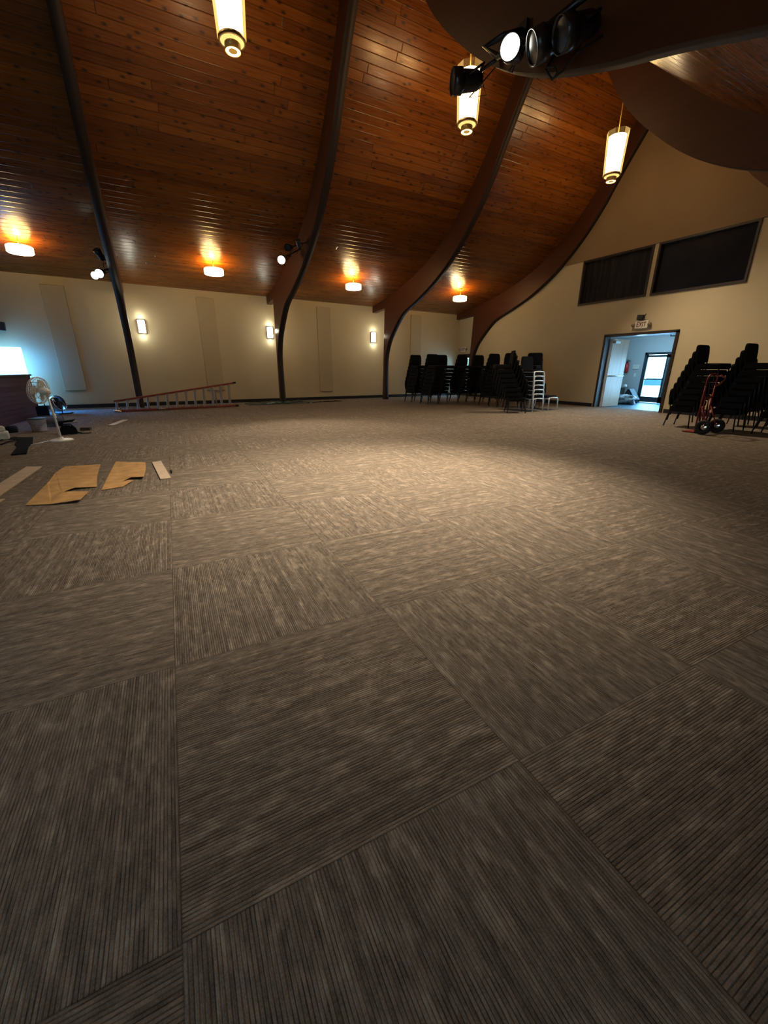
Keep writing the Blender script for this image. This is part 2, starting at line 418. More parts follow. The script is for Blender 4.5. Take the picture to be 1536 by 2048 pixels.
outer_r = [(RID, 8.95)]+[(2*RID-y, z) for y, z in outer_l[-2::-1] if 2*RID-y > -0.5]+[(-2.3, 3.10)]

# ------------------------------------------------------------------ floor
bm = new_bm()
vs = [bm.verts.new(p) for p in ((XL, YF, 0), (XE+0.3, YF, 0), (XE+0.3, 15.8, 0), (XL, 15.8, 0))]
bm.faces.new(vs)
struct('floor', bm, M['carpet'])

# ------------------------------------------------------------------ walls
bm = new_bm()
add_prism(bm, [(XL, WY(XL)), (13.2, WY(13.2)), (13.2, WY(13.2)+0.2), (XL, WY(XL)+0.2)], 2, 0, 3.7)
struct('wall_back', bm, M['wall'])
bm = new_bm(); add_box(bm, (XL-0.1, 7.4, 4.6), (0.2, 17.0, 9.2)); struct('wall_left', bm, M['wall'])
bm = new_bm(); add_box(bm, ((XL+XE)/2, YF-0.1, 1.9), (XE-XL, 0.2, 3.8)); struct('wall_front', bm, M['wall'])
# end wall: full gable with a doorway, a corner exit and two dark interior windows
D1 = (6.39, 8.42, 2.08)         # doorway y0, y1, height
D2 = (14.52, 15.32, 1.74)       # narrow exit by the back corner
W0, W1 = 3.01, 4.245            # windows bottom/top
WA = (7.44, 9.55); WB = (5.18, 7.32)
def wall_piece(bm, y0, y1, z0, z1): add_box(bm, (XE+0.1, (y0+y1)/2, (z0+z1)/2), (0.2, y1-y0, z1-z0))
bm = new_bm()
wall_piece(bm, YF, D1[0], 0, W0); wall_piece(bm, D1[0], D1[1], D1[2], W0); wall_piece(bm, D1[1], D2[0], 0, W0)
wall_piece(bm, D2[0], D2[1], D2[2], W0); wall_piece(bm, D2[1], 15.8, 0, W0)
wall_piece(bm, YF, WB[0], W0, W1); wall_piece(bm, WB[1], WA[0], W0, W1); wall_piece(bm, WA[1], 15.8, W0, W1)
struct('wall_right', bm, M['wall'])
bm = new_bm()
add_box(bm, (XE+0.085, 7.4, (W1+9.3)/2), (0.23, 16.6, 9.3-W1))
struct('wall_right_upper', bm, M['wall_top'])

# ------------------------------------------------------------------ curved plank ceiling
def ceiling_half(name, prof):
    pts = spline(prof, 8)
    bm = new_bm(); uvl = bm.loops.layers.uv.new('UVMap')
    s = 0; acc = [0]
    for a, b in zip(pts[:-1], pts[1:]):
        s += math.hypot(b[0]-a[0], b[1]-a[1]); acc.append(s)
    xs = (XL, XE+0.2)
    cols = [[bm.verts.new((x, p[0], p[1])) for p in pts] for x in xs]
    for i in range(len(pts)-1):
        f = bm.faces.new((cols[0][i], cols[1][i], cols[1][i+1], cols[0][i+1])); f.smooth = True
        for lp, (x, a) in zip(f.loops, ((xs[0], acc[i]), (xs[1], acc[i]), (xs[1], acc[i+1]), (xs[0], acc[i+1]))):
            lp[uvl].uv = (x+20, a+(0 if name == 'ceiling' else 40))
    o = struct(name, bm, M['planks']); return o
ceiling_half('ceiling', outer_l)
ceiling_half('ceiling_front', outer_r)
# weather skin over the roof so no sky leaks at the ridge
bm = new_bm()
add_prism(bm, [(16.3, 3.9), (RID, 9.6), (-2.5, 3.6), (-2.5, 3.8), (RID, 9.8), (16.3, 4.1)], 0, XL-0.3, XE+0.4)
struct('ceiling_roof', bm, M['archdark'])

# ------------------------------------------------------------------ arches
TH = 0.17
ARCH_X = (-0.345, 3.925, 7.985, XE-0.0855)
def make_arch(xc, label):
    wy = WY(xc)
    inn = spline(inner_l, 5)+spline(inner_r, 5)[1:]
    # outer outline: left leg back edge, outrigger to the back wall, roof line, mirrored on the front side
    ol = spline([p for p in outer_l if p[0] < 15.2][0:], 5)
    zw = 3.40-0.13*(wy-14.98)
    left = [(14.48, 0.0), (14.34, 3.20), (wy+0.02, 3.14), (wy+0.02, zw+0.015)]
    roof = [(y, z+0.015) for y, z in ol if y < wy-0.05]
    rr = [(y, z+0.015) for y, z in spline(outer_r, 5)[1:] if y > YF+0.02]
    right = [(YF+0.02, 2.95), (-0.78, 2.98), (-0.86, 0.0)]
    outl = left+roof+rr+right
    # strip faces between inner and outer via nearest matching parameter keeps the big faces well formed
    ring = outl+inn[::-1]
    bm = new_bm()
    A = [bm.verts.new((xc-TH/2, y, z)) for y, z in ring]; B = [bm.verts.new((xc+TH/2, y, z)) for y, z in ring]
    n = len(ring)
    bm.faces.new(A); bm.faces.new(B[::-1])
    ninn = len(inn)
    for i in range(n):
        f = bm.faces.new((A[i], B[i], B[(i+1) % n], A[(i+1) % n]))
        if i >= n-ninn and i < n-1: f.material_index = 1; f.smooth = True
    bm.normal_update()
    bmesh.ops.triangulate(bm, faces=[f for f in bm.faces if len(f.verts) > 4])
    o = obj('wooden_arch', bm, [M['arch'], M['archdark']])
    return tag(o, label, 'arch', 'laminated wooden roof arches')
make_arch(ARCH_X[0], 'brown laminated wooden arch at far left, rising behind the red ladder')
make_arch(ARCH_X[1], 'brown laminated wooden arch second from left, between the first two visible wall sconces')
make_arch(ARCH_X[2], 'brown laminated wooden arch third from left, its leg just left of the corner chair stacks')
make_arch(ARCH_X[3], 'brown laminated wooden arch lying flat against the end wall, behind the corner chair stacks')

# ------------------------------------------------------------------ baseboards
bm = new_bm()
add_prism(bm, [(XL, WY(XL)-0.02), (12.26, WY(12.26)-0.02), (12.26, WY(12.26)), (XL, WY(XL))], 2, 0, 0.105)
struct('baseboard_back', bm, M['base'])
bm = new_bm()
for y0, y1 in ((YF, D1[0]-0.075), (D1[1]+0.075, 14.28), (14.6, D2[0]-0.03)):
    if y1 > y0: add_box(bm, (XE-0.01, (y0+y1)/2, 0.0525), (0.02, y1-y0, 0.105))
struct('baseboard_right', bm, M['base'])

# ------------------------------------------------------------------ windows in the end wall
def make_window(name, y0, y1, mat):
    w = bpy.data.objects.new(name, None); C.objects.link(w); w.location = (XE, (y0+y1)/2, W0); w['kind'] = 'structure'
    h = W1-W0; wd = y1-y0
    bm = new_bm(); t = 0.05
    add_box(bm, (0.03, 0, t/2), (0.12, wd, t)); add_box(bm, (0.03, 0, h-t/2), (0.12, wd, t))
    add_box(bm, (0.03, -wd/2+t/2, h/2), (0.12, t, h-2*t)); add_box(bm, (0.03, wd/2-t/2, h/2), (0.12, t, h-2*t))
    obj('window_frame', bm, M['darkframe'], w)
    bm = new_bm(); add_box(bm, (0.06, 0, h/2), (0.01, wd-2*t, h-2*t)); obj('pane', bm, make_glass_dark(), w)
    # cloth hanging behind the pane
    bm = new_bm(); n = 60
    ys = [-wd/2+0.02+(wd-0.04)*i/n for i in range(n+1)]
    amp = 0.018 if mat == 'curtain' else 0.002
    c0 = [[bm.verts.new((0.12+amp*math.sin(i*1.9)+amp*0.6*math.sin(i*0.7), y, z)) for y, i in zip(ys, range(n+1))] for z in (0.02, h-0.02)]
    for i in range(n):
        f = bm.faces.new((c0[0][i], c0[0][i+1], c0[1][i+1], c0[1][i])); f.smooth = True
    obj('curtain' if mat == 'curtain' else 'roller_shade', bm, M[mat], w)
    bm = new_bm(); add_box(bm, (0.2, 0, h/2), (0.02, wd+0.1, h+0.1)); obj('dark_backing', bm, M['winglass'], w)
    return w
_gd = []
def make_glass_dark():
    if not _gd: _gd.append(make_glass('smoked_window_glass', (0.75, 0.77, 0.8)))
    return _gd[0]
make_window('window_1', WA[0], WA[1], 'curtain')
make_window('window_2', WB[0], WB[1], 'shadecloth')

# ------------------------------------------------------------------ main doorway, hall and glass doors
d1 = bpy.data.objects.new('door_1', None); C.objects.link(d1); d1.location = (XE, (D1[0]+D1[1])/2, 0); d1['kind'] = 'structure'
def rel(p, o): return (p[0]-o[0], p[1]-o[1], p[2]-o[2])
bm = new_bm(); t = 0.07; o0 = d1.location
for (c, s) in (((XE+0.09, D1[0]+t/2-0.03, D1[2]/2), (0.24, t, D1[2])), ((XE+0.09, D1[1]-t/2+0.03, D1[2]/2), (0.24, t, D1[2])), ((XE+0.09, (D1[0]+D1[1])/2, D1[2]-t/2+0.03), (0.24, D1[1]-D1[0]+0.06, t))):
    add_box(bm, rel(c, o0), s)
obj('door_frame', bm, M['darkframe'], d1)
# left leaf stands open at right angles into the hall, with a pale edge strip, push bar and closer
bm = new_bm(); add_box(bm, rel((XE+0.22+0.41, D1[1]-0.10, 1.0), o0), (0.82, 0.045, 1.98)); leaf = obj('door_leaf', bm, M['doorwood'], d1)
bm = new_bm(); add_box(bm, rel((XE+0.21, D1[1]-0.085, 1.0), o0), (0.02, 0.05, 1.98)); obj('leaf_edge', bm, M['whiteplastic'], leaf)
bm = new_bm(); add_box(bm, rel((XE+0.38, D1[1]-0.16, 1.90), o0), (0.24, 0.06, 0.06)); add_tube(bm, [rel(p, o0) for p in ((XE+0.40, D1[1]-0.16, 1.94), (XE+0.2, D1[1]-0.22, 1.985), (XE+0.12, D1[1]-0.15, 1.99))], 0.01)
obj('door_closer', bm, M['whiteplastic'], leaf)
bm = new_bm(); add_tube(bm, [rel(p, o0) for p in ((XE+0.30, D1[1]-0.125, 0.93), (XE+0.30, D1[1]-0.19, 0.93), (XE+0.95, D1[1]-0.19, 0.93), (XE+0.95, D1[1]-0.125, 0.93))], 0.016)
obj('push_bar', bm, M['chrome'], leaf)
bm = new_bm(); add_box(bm, rel((XE+0.22+0.46, D1[0]+0.09, 1.0), o0), (0.92, 0.045, 1.98)); leaf2 = obj('door_leaf', bm, M['doorwood'], d1)
bm = new_bm(); add_tube(bm, [rel(p, o0) for p in ((XE+0.16, D1[0]+0.25, 2.0), (XE+0.3, D1[0]+0.35, 1.985), (XE+0.5, D1[0]+0.13, 1.98))], 0.011); add_box(bm, rel((XE+0.5, D1[0]+0.15, 1.96), o0), (0.22, 0.06, 0.06))
obj('door_closer', bm, M['blackmet'], leaf2)

HX = 15.7; HZ = 2.22; HY0, HY1 = 4.0, 10.9
bm = new_bm(); add_box(bm, ((XE+0.2+HX)/2+0.2, (HY0+HY1)/2, -0.03), (HX-XE+0.2, HY1-HY0, 0.05)); struct('floor_hall', bm, M['hallfloor'])
bm = new_bm(); add_box(bm, ((XE+0.2+HX)/2, (HY0+HY1)/2, HZ+0.05), (HX-XE-0.1, HY1-HY0+0.2, 0.1)); struct('ceiling_hall', bm, M['hall_ceiling'])
G = (7.52, 9.14, 1.70)   # glass doors y0, y1, height
bm = new_bm()
G2 = (5.40, 7.34, 1.70)
for y0, y1, z0, z1 in ((HY0, G2[0], 0, HZ), (G2[1], G[0], 0, HZ), (G[1], HY1, 0, HZ), (G2[0], G2[1], G2[2], HZ), (G[0], G[1], G[2], HZ)):
    add_box(bm, (HX+0.08, (y0+y1)/2, (z0+z1)/2), (0.16, y1-y0, z1-z0))
struct('wall_hall_far', bm, M['wall_hall'])
bm = new_bm()
add_box(bm, ((XE+HX)/2+0.15, HY1+0.05, HZ/2), (HX-XE, 0.1, HZ)); struct('wall_hall_left', bm, M['wall_hall'])
bm = new_bm(); add_box(bm, ((XE+HX)/2+0.15, HY0-0.05, HZ/2), (HX-XE, 0.1, HZ)); struct('wall_hall_right', bm, M['wall_hall'])
def glass_door(name, x, y0, y1, h, rail_z, low, mats=('bronze', 'glass')):
    d = bpy.data.objects.new(name, None); C.objects.link(d); d.location = (x, (y0+y1)/2, 0); d['kind'] = 'structure'
    w = y1-y0; t = 0.075
    bm = new_bm()
    add_box(bm, (0, -w/2+t/2, h/2), (0.1, t, h)); add_box(bm, (0, w/2-t/2, h/2), (0.1, t, h)); add_box(bm, (0, 0, h-t/2), (0.1, w, t))
    obj('door_frame', bm, M[mats[0]], d)
    for s in (-1, 1):
        bm = new_bm(); cy = s*(w/4-t/4); lw = w/2-t/2-0.01
        add_box(bm, (0.0, cy-lw/2+0.035, h/2-t/2), (0.05, 0.07, h-t)); add_box(bm, (0.0, cy+lw/2-0.035, h/2-t/2), (0.05, 0.07, h-t))
        add_box(bm, (0.0, cy, low/2+0.01), (0.05, lw, low)); add_box(bm, (0.0, cy, h-t-0.05), (0.05, lw, 0.08))
        lf = obj('door_leaf', bm, M[mats[0]], d)
        bm = new_bm(); add_box(bm, (0.0, cy, (low+h-t-0.09)/2), (0.012, lw-0.14, h-t-0.09-low)); obj('glass_pane', bm, M[mats[1]], lf)
        bm = new_bm(); add_box(bm, (-0.035, cy, rail_z), (0.035, lw-0.12, 0.035)); obj('push_bar', bm, M[mats[0]], lf)
    return d
glass_door('door_2', HX+0.06, G[0], G[1], G[2], 0.80, 0.19)
glass_door('door_4', HX+0.06, G2[0], G2[1], G2[2], 0.80, 0.19)
# narrow exit door beside the back corner, daylight behind its pane
d3 = bpy.data.objects.new('door_3', None); C.objects.link(d3); d3.location = (XE+0.06, (D2[0]+D2[1])/2, 0); d3['kind'] = 'structure'
w = D2[1]-D2[0]; h = D2[2]
bm = new_bm(); add_box(bm, (-0.02, -w/2+0.03, h/2), (0.2, 0.06, h)); add_box(bm, (-0.02, w/2-0.03, h/2), (0.2, 0.06, h)); add_box(bm, (-0.02, 0, h-0.03), (0.2, w, 0.06)); obj('door_frame', bm, M['darkframe'], d3)
bm = new_bm()
add_box(bm, (0.02, 0, 0.1), (0.05, w-0.12, 0.2)); add_box(bm, (0.02, 0, h-0.11), (0.05, w-0.12, 0.1)); add_box(bm, (0.02, -w/2+0.1, h/2), (0.05, 0.1, h-0.12)); add_box(bm, (0.02, w/2-0.1, h/2), (0.05, 0.1, h-0.12))
lf = obj('door_leaf', bm, M['darkframe'], d3)
bm = new_bm(); add_box(bm, (0.02, 0, h/2), (0.012, w-0.3, h-0.36)); obj('glass_pane', bm, M['glass'], lf)

# outside: pale sunlit pavement and a parked car seen through the glass
bm = new_bm(); add_box(bm, (40, 8, -0.72), (50, 60, 0.1)); struct('floor_outside', bm, M['pavement'])
car = thing('car', 'white parked car outside beyond the glass doors', 'car', (23.5, 12.9, -0.67), 2.6)
bm = new_bm()
add_prism(bm, [(-2.1, 0.35), (-2.15, 0.75), (-1.6, 0.92), (-0.9, 1.0), (-0.35, 1.42), (0.95, 1.45), (1.6, 1.02), (2.1, 0.95), (2.15, 0.4)], 1, -0.85, 0.85)
obj('body', bm, M['carwhite'], car)
bm = new_bm(); add_prism(bm, [(-0.8, 1.02), (-0.3, 1.38), (0.9, 1.40), (1.4, 1.04)], 1, -0.87, 0.87); obj('window', bm, M['carglass'], car)
bm = new_bm(); add_prism(bm, [(-0.93, 1.0), (-0.40, 1.40), (-0.36, 1.41), (-0.80, 1.02)], 1, -0.75, 0.75); obj('windshield', bm, M['carglass'], car)
for sx_ in (-1.35, 1.35):
    for sy in (-0.8, 0.8):
        bm = new_bm(); add_lathe(bm, [(0, -0.1), (0.22, -0.1), (0.33, -0.09), (0.33, 0.09), (0.22, 0.1), (0, 0.1)], 20, Matrix.Translation((sx_, sy, 0.33)) @ Matrix.Rotation(PI/2, 4, 'X'))
        obj('wheel', bm, M['rubber'], car)

# hall fittings
for hy in (6.4, 8.5):
    dl = thing('recessed_light', 'small round recessed light in the hall ceiling beyond the doorway', 'ceiling light', (14.2, hy, HZ), 0, 'recessed hall ceiling lights')
    bm = new_bm(); add_lathe(bm, [(0.07, 0.02), (0.07, 0.0), (0.085, -0.004), (0.09, 0.0), (0.09, 0.02)], 24); obj('trim_ring', bm, M['whiteplastic'], dl)
    bm = new_bm(); add_lathe(bm, [(0.07, -0.001), (0, -0.001)], 24); obj('diffuser', bm, M['sconce'], dl)
    lamp('hall_glow', 'POINT', (14.2, hy, HZ-0.35), 46, (0.42, 0.74, 1.0), 0.15)
ext = thing('fire_extinguisher', 'red fire extinguisher hanging on the hall wall past the open doorway', 'fire extinguisher', (HX-0.083, 9.68, 1.02))
bm = new_bm(); add_lathe(bm, [(0, 0), (0.06, 0), (0.075, 0.02), (0.075, 0.26), (0.05, 0.32), (0.025, 0.35), (0.0, 0.35)], 20); obj('cylinder', bm, M['extred'], ext)
bm = new_bm(); add_box(bm, (0, 0, 0.37), (0.05, 0.05, 0.05)); add_box(bm, (-0.01, -0.05, 0.42), (0.02, 0.14, 0.02), (0.4, 0, 0)); obj('valve_handle', bm, M['blackmet'], ext)
bm = new_bm(); add_tube(bm, [(0, 0.02, 0.37), (-0.02, 0.09, 0.33), (-0.02, 0.10, 0.2), (-0.02, 0.085, 0.1)], 0.011); obj('hose', bm, M['rubber'], ext)
bm = new_bm(); add_box(bm, (0.055, 0, 0.3), (0.06, 0.05, 0.08)); obj('bracket', bm, M['chrome'], ext)
bm = new_bm(); add_box(bm, (0, 0, 0), (0.03, 0.24, 0.16), bevel=0.01)
tag(obj('wall_plaque', bm, M['cream'], None, (HX-0.016, 9.36, 1.22)), 'small pale plaque on the hall wall beside the fire extinguisher', 'plaque')
bm = new_bm(); add_box(bm, (0, 0, 0), (0.012, 0.08, 0.12), bevel=0.004); add_box(bm, (-0.01, 0, 0), (0.012, 0.02, 0.04))
tag(obj('light_switch', bm, M['whiteplastic'], None, (HX-0.007, 9.36, 0.94)), 'white light switch on the hall wall below the plaque', 'light switch')
# crumpled rubbish bag heap and dark bag on the hall floor
def blob(bm, c, s, seed, amp=0.18, sub=3):
    rnd = random.Random(seed)
    r = bmesh.ops.create_icosphere(bm, subdivisions=sub, radius=1.0)
    ph = [rnd.uniform(0, 6.28) for _ in range(9)]
    for v in r['verts']:
        p = v.co
        k = 1+amp*(math.sin(3.1*p.x+ph[0])*math.sin(2.7*p.y+ph[1])+0.7*math.sin(6.2*p.z+ph[2])*math.sin(5.1*p.x+ph[3])+0.4*math.sin(11*p.y+ph[4])*math.sin(9*p.z+ph[5]))
        v.co = V((c[0]+p.x*s[0]*k, c[1]+p.y*s[1]*k, max(c[2]+p.z*s[2]*k, 0.004)))
    for f in bm.faces: f.smooth = True
bm = new_bm(); blob(bm, (0, 0, 0.15), (0.26, 0.34, 0.17), 3, 0.28)
tag(obj('rubbish_bag', bm, M['silverbag'], None, (14.25, 8.72, 0)), 'crumpled silver and dark plastic rubbish bag on the hall floor', 'bag')
bm = new_bm()
add_prism(bm, [(-0.20, 0.0), (0.30, 0.0), (0.05, 0.46), (-0.02, 0.48), (-0.28, 0.14)], 0, -0.14, 0.14)
tag(obj('cover_sheet', bm, M['darkbag'], None, (14.75, 8.82, 0.004), (0, 0, 0)), 'dark draped bag standing behind the crumpled rubbish bag in the hall', 'bag')
bm = new_bm(); add_box(bm, (0, 0, 0.25), (0.2, 0.26, 0.5), bevel=0.02)
tag(obj('vacuum_box', bm, M['greybox'], None, (15.3, 9.45, 0)), 'dark grey box standing against the hall wall under the extinguisher', 'box')
bm = new_bm(); bmesh.ops.create_uvsphere(bm, u_segments=20, v_segments=12, radius=0.06)
for f in bm.faces: f.smooth = True
tag(obj('light_globe', bm, M['whiteplastic'], None, (15.3, 9.40, 0.56)), 'small white globe resting on the dark grey hall box', 'globe')

# ------------------------------------------------------------------ exit signs
def text_mesh(s, size, depth):
    cu = bpy.data.curves.new('t', 'FONT'); cu.body = s; cu.size = size; cu.extrude = depth; cu.align_x = 'CENTER'; cu.align_y = 'CENTER'; cu.offset = size*0.012
    o = bpy.data.objects.new('t', cu); C.objects.link(o)
    dg = bpy.context.evaluated_depsgraph_get(); me = bpy.data.meshes.new_from_object(o.evaluated_get(dg))
    bpy.data.objects.remove(o); return me
def exit_sign(loc, label, scale=1.0):
    t = thing('exit_sign', label, 'exit sign', loc, 0, 'exit signs'); t.scale = (scale,)*3
    bm = new_bm(); add_box(bm, (-0.03, 0, 0), (0.06, 0.36, 0.20), bevel=0.015); obj('housing', bm, M['signwhite'], t)
    me = text_mesh('EXIT', 0.165, 0.003); me.materials.append(M['signred'])
    o = bpy.data.objects.new('lettering', me); C.objects.link(o); o.parent = t
    o.location = (-0.062, 0, 0.0); o.rotation_euler = (PI/2, 0, -PI/2)
    o.scale = (0.80, 1, 1)
    for s in (-1, 1):
        bm = new_bm(); add_lathe(bm, [(0, -0.04), (0.03, -0.04), (0.045, 0.02), (0.042, 0.03), (0, 0.028)], 16, Matrix.Translation((-0.06, s*0.225, 0.0)) @ Matrix.Rotation(-PI/2-0.3, 4, 'Y'))
        add_tube(bm, [(-0.03, s*0.17, 0), (-0.045, s*0.22, 0)], 0.012)
        obj('lamp_head', bm, M['lamphead'], t)
    return t
exit_sign((XE, 7.37, 2.30), 'cream exit sign with two lamp heads above the open double doorway')
exit_sign((XE, 15.02, 1.93), 'small cream exit sign in the back corner above the chair stacks', 0.95)
bm = new_bm(); add_box(bm, (-0.05, 0, 0), (0.09, 0.17, 0.13), (0.1, 0, 0), bevel=0.01)
wc = tag(obj('wall_speaker', bm, M['blackmet'], None, (XE, 7.43, 2.485)), 'small black box mounted on the wall above the exit sign and doorway', 'wall box')
bm = new_bm(); add_tube(bm, [(-0.05, -0.07, 0.02), (-0.10, -0.14, 0.03), (-0.11, -0.17, 0.07)], 0.010); obj('arm', bm, M['blackmet'], wc)

# ------------------------------------------------------------------ acoustic panels and sconces on the back wall
for i, (x, z0, lab) in enumerate(((-1.90, 0.50, 'tall tan fabric wall panel at far left, above the white pedestal fan'),
                       (1.90, 0.42, 'tall tan fabric wall panel behind the wide end of the red ladder'),
                       (5.86, 0.30, 'tall tan fabric wall panel midway between the two right sconces'),
                       (9.93, 0.30, 'tall tan fabric wall panel partly hidden by the corner chair stacks'))):
    bm = new_bm(); z1 = 3.19
    add_box(bm, (0, 0, 0), (0.52, 0.05, z1-z0), bevel=0.012)
    o = obj('wall_panel', bm, M['panel'], None, (x, WY(x)-0.025, (z0+z1)/2), (0, 0, 0.035))
    tag(o, lab, 'wall panel', 'tan fabric wall panels')
def sconce(x, label):
    t = thing('wall_sconce', label, 'wall light', (x, WY(x), 2.27), 0.035, 'glowing wall sconces')
    bm = new_bm(); n = 10; pts = [(0.095*math.sin(PI*(i/n-0.5)), -0.02-0.10*math.cos(PI*(i/n-0.5))) for i in range(n+1)]
    a = [bm.verts.new((p[0], p[1], -0.18)) for p in pts]; b = [bm.verts.new((p[0], p[1], 0.18)) for p in pts]
    for i in range(n): f = bm.faces.new((a[i], a[i+1], b[i+1], b[i])); f.smooth = True
    obj('shade', bm, M['sconce'], t)
    bm = new_bm()
    for z in (-0.19, 0.19):
        add_prism(bm, [(p[0]*1.12, p[1]*1.05) for p in pts], 2, z-0.012, z+0.012)
    add_box(bm, (0, -0.008, 0), (0.2, 0.016, 0.40))
    add_box(bm, (-0.108, -0.02, 0), (0.012, 0.03, 0.40)); add_box(bm, (0.108, -0.02, 0), (0.012, 0.03, 0.40))
    obj('frame', bm, M['brassdark'], t)
    for z in (-0.26, 0.26): lamp('sconce_glow', 'POINT', (x-0.0, WY(x)-0.13, 2.27+z), 2.5, (0.95, 1.0, 0.86), 0.04)
    lamp('sconce_glow', 'POINT', (x, WY(x)-0.75, 2.27), 12.0, (1.0, 0.96, 0.78), 0.08)
sconce(0.04, 'glowing wall sconce at left, just right of the first arch above the ladder')
sconce(3.86, 'glowing wall sconce just left of the second arch')
sconce(7.92, 'glowing wall sconce just left of the third arch, nearest the chair stacks')

# ------------------------------------------------------------------ drum pendants
def drum(x, zc, label, dn=34.0):
    y = 12.9
    t = thing('drum_pendant', label, 'pendant light', (x, y, zc), 0, 'small drum pendant lights along the low eave')
    bm = new_bm(); add_lathe(bm, [(0, 0.05), (0.07, 0.05), (0.07, -0.02), (0.065, -0.035), (0, -0.035)], 24); obj('canopy', bm, M['brass'], t)
    bm = new_bm(); add_tube(bm, [(0, 0, -0.03), (0, 0, -0.24)], 0.008); obj('rod', bm, M['brass'], t)
    bm = new_bm(); add_lathe(bm, [(0, -0.235), (0.22, -0.235), (0.24, -0.25), (0.24, -0.365), (0.22, -0.38)], 32); obj('shade', bm, M['drum'], t)
    bm = new_bm(); add_lathe(bm, [(0.222, -0.378), (0.15, -0.388), (0, -0.39)], 32); obj('diffuser', bm, M['drumbot'], t)
    lamp('drum_glow', 'POINT', (x, y, zc-0.20), 32.0, (1.0, 0.52, 0.09), 0.05)
    lamp('drum_glow', 'POINT', (x, y, zc-0.52), dn, (1.0, 0.83, 0.55), 0.15)
drum(-2.05, 3.86, 'small glowing drum pendant at far left of the room', 9.0)
drum(1.94, 3.83, 'small glowing drum pendant between the first and second arches')
drum(6.00, 3.82, 'small glowing drum pendant between the second and third arches')
drum(10.18, 3.80, 'small glowing drum pendant nearest the end wall, above the corner chair stacks')

# ------------------------------------------------------------------ long pendants under the ridge
def long_pendant(x, label, pw=560.0, up=30.0):
    y = RID+0.02; zb = 5.20
    t = thing('cylinder_pendant', label, 'pendant light', (x, y, zb), 0, 'long cylinder pendant lights under the ridge')
    bm = new_bm(); add_tube(bm, [(0, 0, 0.85), (0, 0, 3.72)], 0.012); obj('rod', bm, M['brass'], t)
    bm = new_bm(); add_lathe(bm, [(0.152, 0.14), (0.185, 0.84), (0.12, 0.86), (0, 0.86)], 32); obj('diffuser', bm, M['shade'], t)
    bm = new_bm()
    rb, rt = 0.190, 0.232     # eight flat amber facets, a little wider towards the top
    for k in range(8):
        a0, a1 = 2*PI*(k-0.47)/8, 2*PI*(k+0.47)/8
        bm.faces.new([bm.verts.new((r_*math.cos(a), r_*math.sin(a), z_)) for r_, a, z_ in ((rb, a0, 0.13), (rb, a1, 0.13), (rt, a1, 0.93), (rt, a0, 0.93))])
    obj('outer_shade', bm, M['amber'], t)
    bm = new_bm(); add_lathe(bm, [(0.155, 0.145), (0.180, 0.145), (0.180, 0.105), (0.155, 0.105), (0.155, 0.145)], 32); obj('ring', bm, M['brassdark'], t)
    bm = new_bm(); add_lathe(bm, [(0.156, 0.105), (0.10, 0.085), (0.10, 0.085)], 32); obj('lower_diffuser', bm, M['shadebot'], t)
    bm = new_bm(); add_lathe(bm, [(0.105, 0.10), (0.105, 0.005), (0.098, 0.005), (0.098, 0.10)], 32); obj('lower_cup', bm, M['brass'], t)
    bm = new_bm(); add_lathe(bm, [(0.098, 0.015), (0.055, 0.012), (0.055, 0.012)], 24); obj('bottom_glow', bm, M['shade'], t)
    bm = new_bm(); add_lathe(bm, [(0.058, 0.010), (0.03, 0.0), (0, 0.0)], 20); obj('bulb_cap', bm, M['shadecoil'], t)
    lamp('pendant_glow', 'SPOT', (x, y, zb-0.06), pw, (1.0, 0.84, 0.60), 0.10, (x-0.4, y-0.2 if x < 9 else 5.2, 0), 112, 1.0)
    lamp('pendant_glow', 'POINT', (x, y, zb-0.15), 18.0, (1.0, 0.76, 0.45), 0.12)
    for sx_ in (-0.42, 0.42): lamp('pendant_glow', 'POINT', (x+sx_, y, zb+0.5), up, (1.0, 0.66, 0.28), 0.12)
    return t
long_pendant(1.71, 'long glowing cylinder pendant cut by the top edge, leftmost of three', 480.0, 12.0)
long_pendant(5.80, 'long glowing cylinder pendant in the middle, partly behind a black spotlight')
long_pendant(10.05, 'long glowing cylinder pendant nearest the end wall gable', 1150.0, 30.0)

